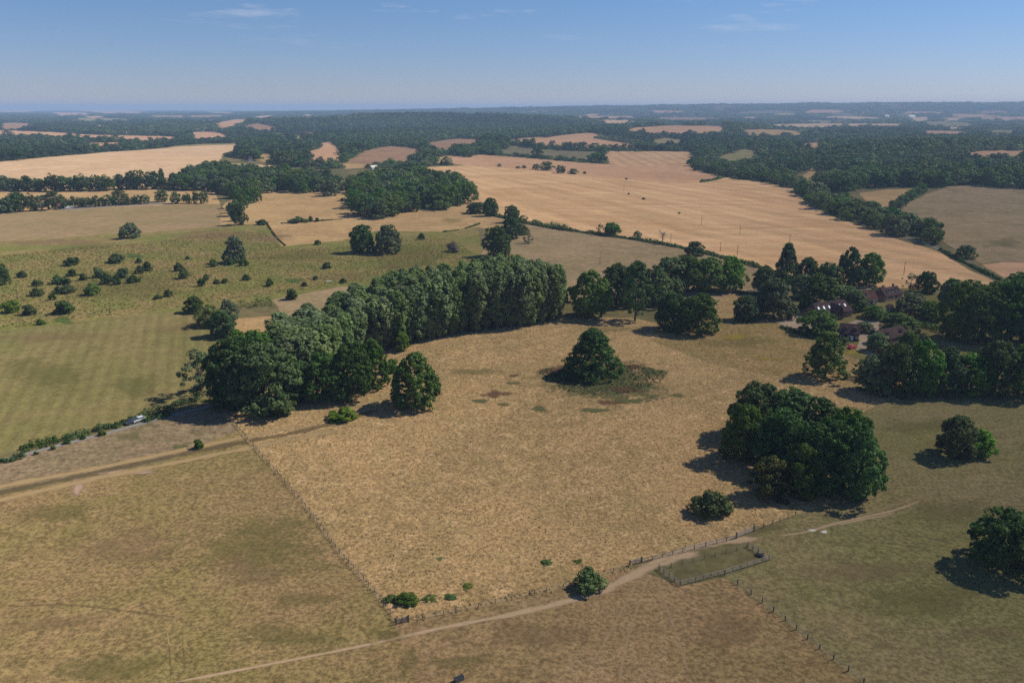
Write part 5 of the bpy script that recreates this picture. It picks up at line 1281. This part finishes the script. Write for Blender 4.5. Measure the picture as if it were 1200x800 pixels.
# ------------------------------------------------------------------ buildings
TILE = field_mat('old_clay_tiles', (.125, .086, .084), (.10, .072, .074), (.16, .11, .10), 6, 1.2, .35, .4, (), .6, .2)
TILE_RED = field_mat('red_clay_tiles', (.22, .12, .10), (.18, .10, .085), (.26, .155, .13), 5, 1.1, .35, .35, (), .6, .2)
BRICK = plain_mat('warm_brick', (.17, .115, .09), .85, .1, 0, .25, 4)
BOARD = plain_mat('black_weatherboard', (.03, .028, .028), .7, .2, 0, .3, 3)
PALE = plain_mat('pale_render', (.55, .5, .44), .8, .1, 0, .1, 1)
WHITE = plain_mat('white_paint', (.78, .77, .75), .5, .3, 0, .05, 2)
GLASS = plain_mat('window_glass', (.05, .06, .07), .08, .6, 0, .1)
SKYLIGHT = plain_mat('skylight_glass', (.62, .66, .72), .12, .6, 0, .08)
def house(a, b, width, eave, rise, label, wall_mat, roof_mat, hip=0.0, chimney=True, dormers=0, skylights=0, wing=False, cat='house', name='house', windows=4, door=True, dormer_mat=None, at=None, yaw=None, ln=None):
    if at is None:
        g = ground([a, b]); p, q = Vector(g[0]), Vector(g[1]); d = q - p; ln = math.hypot(d.x, d.y); rz = math.atan2(d.y, d.x)
        nrm = Vector((-math.sin(rz), math.cos(rz), 0)); c = (p + q) / 2 + nrm * width / 2; c.z = tz(c.x, c.y)
    else: c = Vector((*at, tz(*at))); rz = yaw
    t = thing(name, label, cat, c, rz)
    X, Y = ln / 2, width / 2; hx = hip * Y
    mb = MB()
    V = [(-X,-Y,-.5),(X,-Y,-.5),(X,Y,-.5),(-X,Y,-.5),(-X,-Y,eave),(X,-Y,eave),(X,Y,eave),(-X,Y,eave)]
    F = [(0,1,5,4),(1,2,6,5),(2,3,7,6),(3,0,4,7),(4,5,6,7)]
    if hip < .9:
        k = hip / 1.0
        V += [(-X, 0, eave + rise * (1 - k) - .15), (X, 0, eave + rise * (1 - k) - .15)]; F = F[:4] + [(5, 6, 9), (7, 4, 8)]
        if k > 0: pass
    mb.add(V, F); walls = link('wall', mb.mesh('wall', wall_mat), t)
    o = .35; e = eave - .12; mb = MB(); zr = eave + rise; th = .16
    A = [(-X-o,-Y-o,e),(X+o,-Y-o,e),(X+o,Y+o,e),(-X-o,Y+o,e),(-X-o+hx,0,zr),(X+o-hx,0,zr)]
    B = [(x, y, z + th) for x, y, z in A]
    mb.add(A + B, [(6,7,11,10),(8,9,10,11),(7,8,11),(9,6,10),(1,0,4,5),(3,2,5,4),(0,1,7,6),(1,2,8,7),(2,3,9,8),(3,0,6,9)] + ([(2,1,5),(0,3,4)]))
    roof = link('roof', mb.mesh('roof', roof_mat), t)
    if chimney:
        for cx in ((-X * .55, X * .6) if ln > 12 else (X * .5,)):
            mb = MB(); mb.box(cx - .45, cx + .45, .25, 1.0, eave + rise * .5, zr + 1.3); mb.box(cx - .53, cx + .53, .17, 1.08, zr + 1.303, zr + 1.45); link('chimney', mb.mesh('chimney', BRICK), roof)
    sl = rise / (Y + o)
    for k in range(skylights):
        x = -X * .75 + 1.5 * X * k / max(1, skylights - 1); y0 = -Y * .62; y1 = -Y * .38; mb = MB()
        zz = lambda y: e + th + (y + Y + o) * (zr - e) / (Y + o) + .05
        mb.add([(x-.45,y0,zz(y0)),(x+.45,y0,zz(y0)),(x+.45,y1,zz(y1)),(x-.45,y1,zz(y1)),(x-.45,y0,zz(y0)-.2),(x+.45,y0,zz(y0)-.2),(x+.45,y1,zz(y1)-.2),(x-.45,y1,zz(y1)-.2)], [(0,1,2,3),(0,4,5,1),(1,5,6,2),(2,6,7,3),(3,7,4,0)])
        link('skylight', mb.mesh('skylight', SKYLIGHT), roof)
    for k in range(dormers):
        x = -X * .5 + X * k / max(1, dormers - 1); mb = MB(); y0 = -Y * .75; zb = e + th + (y0 + Y + o) * (zr - e) / (Y + o)
        mb.box(x - .7, x + .7, y0, y0 + 2.2, zb - .3, zb + 1.0); dm = link('dormer', mb.mesh('dormer', dormer_mat or WHITE), roof)
        mb = MB(); mb.add([(x-.95,y0-.2,zb+1.003),(x+.95,y0-.2,zb+1.003),(x,y0-.2,zb+1.7),(x-.95,y0+2.6,zb+1.003),(x+.95,y0+2.6,zb+1.003),(x,y0+2.6,zb+1.7)], [(0,1,2),(5,4,3),(1,4,5,2),(3,0,2,5),(0,3,4,1)])
        link('dormer_roof', mb.mesh('dormer_roof', roof_mat), dm)
        mb = MB(); mb.box(x - .5, x + .5, y0 - .03, y0 - .003, zb + .1, zb + .9); link('dormer_window', mb.mesh('dormer_window', GLASS), dm)
    if wing:
        wx, wl = X * .05, 4.2; mb = MB(); zr2 = eave + rise * .9; y0 = -Y - 2.6
        mb.add([(wx-wl/2,y0,-.5),(wx+wl/2,y0,-.5),(wx+wl/2,-Y-.01,-.5),(wx-wl/2,-Y-.01,-.5),(wx-wl/2,y0,eave+.3),(wx+wl/2,y0,eave+.3),(wx+wl/2,-Y-.01,eave+.3),(wx-wl/2,-Y-.01,eave+.3),(wx,y0,zr2-.2)], [(0,1,5,8,4),(1,2,6,5),(3,0,4,7)])
        wg = link('gable_wing', mb.mesh('gable_wing', BOARD), t)
        mb = MB(); A = [(wx-wl/2-.3,y0-.3,eave),(wx,y0-.3,zr2),(wx+wl/2+.3,y0-.3,eave),(wx-wl/2-.3,-.3,eave),(wx,-.3,zr2),(wx+wl/2+.3,-.3,eave)]; B = [(x, y, z + .16) for x, y, z in A]
        mb.add(A + B, [(6,7,10,9),(7,8,11,10),(1,0,3,4),(2,1,4,5),(0,1,7,6),(1,2,8,7),(0,6,9,3),(2,5,11,8)]); link('wing_roof', mb.mesh('wing_roof', roof_mat), wg)
        mb = MB(); mb.box(wx - .8, wx + .8, y0 - .04, y0 - .003, 1.0, 2.3); link('window', mb.mesh('window', GLASS), wg)
    for k in range(windows):
        x = -X * .8 + 1.6 * X * k / max(1, windows - 1)
        if wing and abs(x - X * .05) < 2.6: continue
        fr = MB(); fr.box(x - .62, x + .62, -Y - .05, -Y - .003, .95, 2.15); f = link('window', fr.mesh('window', WHITE), t)
        pn = MB(); pn.box(x - .5, x + .5, -Y - .075, -Y - .053, 1.05, 2.05); link('pane', pn.mesh('pane', GLASS), f)
    if door:
        mb = MB(); mb.box(X * .28 - .5, X * .28 + .5, -Y - .06, -Y - .004, 0, 2.05); link('door', mb.mesh('door', BOARD if wall_mat is not BOARD else WHITE), t)
    return t
house((957, 377), (998, 371), 9.0, 3.0, 4.6, 'large house with a dark brown tiled roof, skylights and black gabled wing', BRICK, TILE, .35, True, 0, 6, True, windows=6)
house((984, 398), (1006, 400), 6.5, 2.9, 3.6, 'black boarded outbuilding with dark gable beside the gravel yard', BOARD, TILE, 0, False, 2, 0, False, 'barn', 'outbuilding', 3, True, BOARD)
house((1032, 406), (1065, 399), 6.5, 2.6, 3.4, 'long low barn with brown roof behind the right wood', BRICK, TILE, .3, False, 2, 0, False, 'barn', 'barn', 4, True, BOARD)
house((1009, 356.5), (1028, 357), 7.5, 2.8, 3.6, 'cottage with red tiled roof and pale dormer among the trees', PALE, TILE_RED, .4, True, 1, 0, False, 'cottage', 'cottage', 3)
house((1037, 354), (1057, 350), 7.0, 2.8, 3.4, 'cottage with three white dormers right of the red-roofed one', BRICK, TILE, .2, True, 3, 0, False, 'cottage', 'cottage', 3)
house((1039, 366.5), (1047, 367), 3.6, 2.3, 1.6, 'tiny pale-walled garden house among hedges', PALE, TILE, .6, False, 0, 0, False, 'garden house', 'garden_house', 2)
house((1180, 347), (1190, 343), 7, 3.2, 3.4, 'cottage with pale gable half hidden at the top of the right wood', PALE, TILE_RED, 0, True, 0, 0, False, 'cottage', 'cottage', 3)
house((1111, 196), (1124, 195.6), 11, 4, 7, 'left one of two far brown-roofed houses above the hillside pasture', BRICK, TILE, .5, True, 0, 0, False, windows=4)
house((1164, 197), (1181, 196.6), 11, 4, 7, 'right one of two far brown-roofed houses above the hillside pasture', BRICK, TILE, .3, True, 0, 0, False, windows=4)
house((282, 212), (290, 211.5), 9, 4, 5, 'red-roofed house between the trees right of the wheat hill', BRICK, TILE_RED, .3, True, 0, 0, False, windows=3)
house((278, 219), (284, 218.5), 6, 3, 3, 'small pale house below the red-roofed house', PALE, TILE, .2, False, 0, 0, False, windows=2)
house((645, 170), (651, 170), 9, 5, 5, 'far white house with brown roof in the stubble hedgerow', WHITE, TILE_RED, .2, True, 0, 0, False, windows=2)
house((679, 173), (684, 173), 9, 4, 4, 'far pale shed in the stubble hedgerow right of the white house', WHITE, TILE, 0, False, 0, 0, False, 'shed', 'shed', 2)
house((1066, 138.5), (1073, 138.4), 40, 14, 8, 'big white barn far off below the right horizon', WHITE, PALE, 0, False, 0, 0, False, 'barn', 'barn', 3)
house((1037, 138), (1041, 138), 36, 14, 8, 'smaller white barn far off, left of the big one', WHITE, PALE, 0, False, 0, 0, False, 'barn', 'barn', 3)
house((436, 199), (443, 198.6), 8, 3, 3, 'grey farm shed roof behind the central wood', PALE, PALE, 0, False, 0, 0, False, 'shed', 'shed', 2)
house((292, 189.6), (296, 189.5), 9, 4, 4, 'far pale cottage at the corner of the small wheat field', WHITE, TILE, 0, True, 0, 0, False, 'cottage', 'cottage', 2)
house((66, 245), (72, 244.6), 6, 2.8, 2.6, 'white-gabled shed at the left farmyard', WHITE, TILE_RED, 0, False, 0, 0, False, 'shed', 'shed', 2)

# ------------------------------------------------------------------ vehicles
TYRE = plain_mat('tyre_rubber', (.03, .03, .03), .8, .2)
RIM = plain_mat('wheel_rim', (.35, .35, .36), .35, .5, .7)
LAMP = plain_mat('lamp_glass', (.6, .6, .58), .1, .6)
def car(px, py, heading, colr, label, van=False):
    """heading: a second picture point the car faces"""
    g = ground([(px, py), heading]); p = Vector(g[0]); d = g[1] - g[0]; rz = math.atan2(d[1], d[0])
    t = thing('parked_car', label, 'car', p + Vector((0, 0, .04)), rz)
    paint = plain_mat('car_paint', colr, .28, .5, 0, .04)
    if van: prof = [(-2.3,.35),(2.3,.35),(2.35,.95),(1.75,1.25),(1.25,2.1),(-2.3,2.15)]; roof = None
    else: prof = [(-2.1,.32),(2.1,.32),(2.18,.55),(2.1,.82),(1.15,.96),(-1.75,1.0),(-2.15,.9),(-2.2,.55)]
    mb = MB(); n = len(prof); W = .86
    V = [(x, -W, z) for x, z in prof] + [(x, W, z) for x, z in prof]
    mb.add(V, [tuple(range(n)), tuple(range(2*n-1, n-1, -1))] + [(i, n+i, n+(i+1) % n, (i+1) % n) for i in range(n)])
    o = link('body', mb.mesh('body', paint), t); bv = o.modifiers.new('bevel', 'BEVEL'); bv.width = .07; bv.segments = 2
    if not van:
        mb = MB(); a, b = .80, .64
        mb.add([(1.1,-a,.965),(1.1,a,.965),(-1.85,a,1.005),(-1.85,-a,1.005),(.35,-b,1.42),(.35,b,1.42),(-1.35,b,1.42),(-1.35,-b,1.42)], [(0,1,5,4),(1,2,6,5),(2,3,7,6),(3,0,4,7)]); link('windows', mb.mesh('windows', GLASS), t)
        mb = MB(); mb.add([(.38,-b-.02,1.423),(.38,b+.02,1.423),(-1.4,b+.02,1.423),(-1.4,-b-.02,1.423),(.28,-b+.05,1.47),(.28,b-.05,1.47),(-1.3,b-.05,1.47),(-1.3,-b+.05,1.47)], [(4,5,6,7),(0,1,5,4),(1,2,6,5),(2,3,7,6),(3,0,4,7)]); link('roof', mb.mesh('roof', paint), t)
    else:
        mb = MB(); mb.add([(1.76,-.72,1.27),(1.76,.72,1.27),(1.29,.68,2.0),(1.29,-.68,2.0)], [(0,1,2,3)]); link('windscreen', mb.mesh('windscreen', GLASS), t)
    for x in (-1.35, 1.35):
        for y in (-.80, .80):
            mb = MB(); mb.tube([(x, y - .11, .32), (x, y + .11, .32)], [.32, .32], 14); w = link('wheel', mb.mesh('wheel', TYRE, False), t)
            mb = MB(); s = 1 if y > 0 else -1; mb.tube([(x, y + s * .105, .32), (x, y + s * .125, .32)], [.2, .19], 12); link('rim', mb.mesh('rim', RIM), w)
    for y in (-.6, .6):
        mb = MB(); mb.box(2.13, 2.2, y - .18, y + .18, .6, .74); link('headlight', mb.mesh('headlight', LAMP), t)
car(163, 493.5, (140, 501), (.55, .57, .6), 'silver car parked on the lane between the hedges at the left')
car(155.5, 495.8, (132, 503), (.03, .035, .045), 'dark blue car parked just left of the silver one on the lane')
car(998, 408, (1004, 406), (.42, .02, .03), 'red car parked at the edge of the gravel yard')
car(79, 244.5, (86, 244), (.75, .75, .75), 'left white van parked in the far farmyard', True)
car(85, 243.8, (92, 243.4), (.72, .73, .75), 'right white van parked in the far farmyard', True)
car(206, 237.5, (212, 237), (.5, .5, .52), 'pale car under the parkland trees above the pale pasture')
car(147, 239.5, (155, 239), (.4, .42, .45), 'grey car at the right end of the farmyard hedge')
def feed_ring(px, py, label):
    g = ground([(px, py)])[0]; t = thing('feed_trough', label, 'feed trough', Vector(g), .2)
    mb = MB(); mb.add([(-1.5,-.5,.75),(1.5,-.5,.75),(1.5,.5,.75),(-1.5,.5,.75),(-1.4,-.25,.35),(1.4,-.25,.35),(1.4,.25,.35),(-1.4,.25,.35)], [(4,5,6,7),(0,1,5,4),(1,2,6,5),(2,3,7,6),(3,0,4,7)]); link('basin', mb.mesh('basin', WHITE), t)
    for x in (-1.2, 1.2):
        mb = MB(); mb.box(x - .06, x + .06, -.4, .4, -.1, .345); link('leg', mb.mesh('leg', WOOD_DARK), t)
feed_ring(386, 331, 'pale feed trough on the rough hillside above the poplars')
feed_ring(410, 341, 'pale feed trough beside the small brown field')

# ------------------------------------------------------------------ the air
def haze():
    m = bpy.data.materials.new('haze_air'); m.use_nodes = True; n = m.node_tree.nodes; n.clear()
    out = n.new('ShaderNodeOutputMaterial'); v = n.new('ShaderNodeVolumePrincipled')
    v.inputs['Color'].default_value = HAZE_COLOR; v.inputs['Density'].default_value = HAZE_DENSITY; v.inputs['Anisotropy'].default_value = 0.0
    m.node_tree.links.new(v.outputs[0], out.inputs['Volume'])
    mb = MB(); mb.box(-25500, 25500, -3000, 25500, -14, 150)
    stuff(link('haze', mb.mesh('haze', m)))
HAZE_COLOR = (.47, .67, .97, 1); HAZE_DENSITY = 8.8e-5
haze()
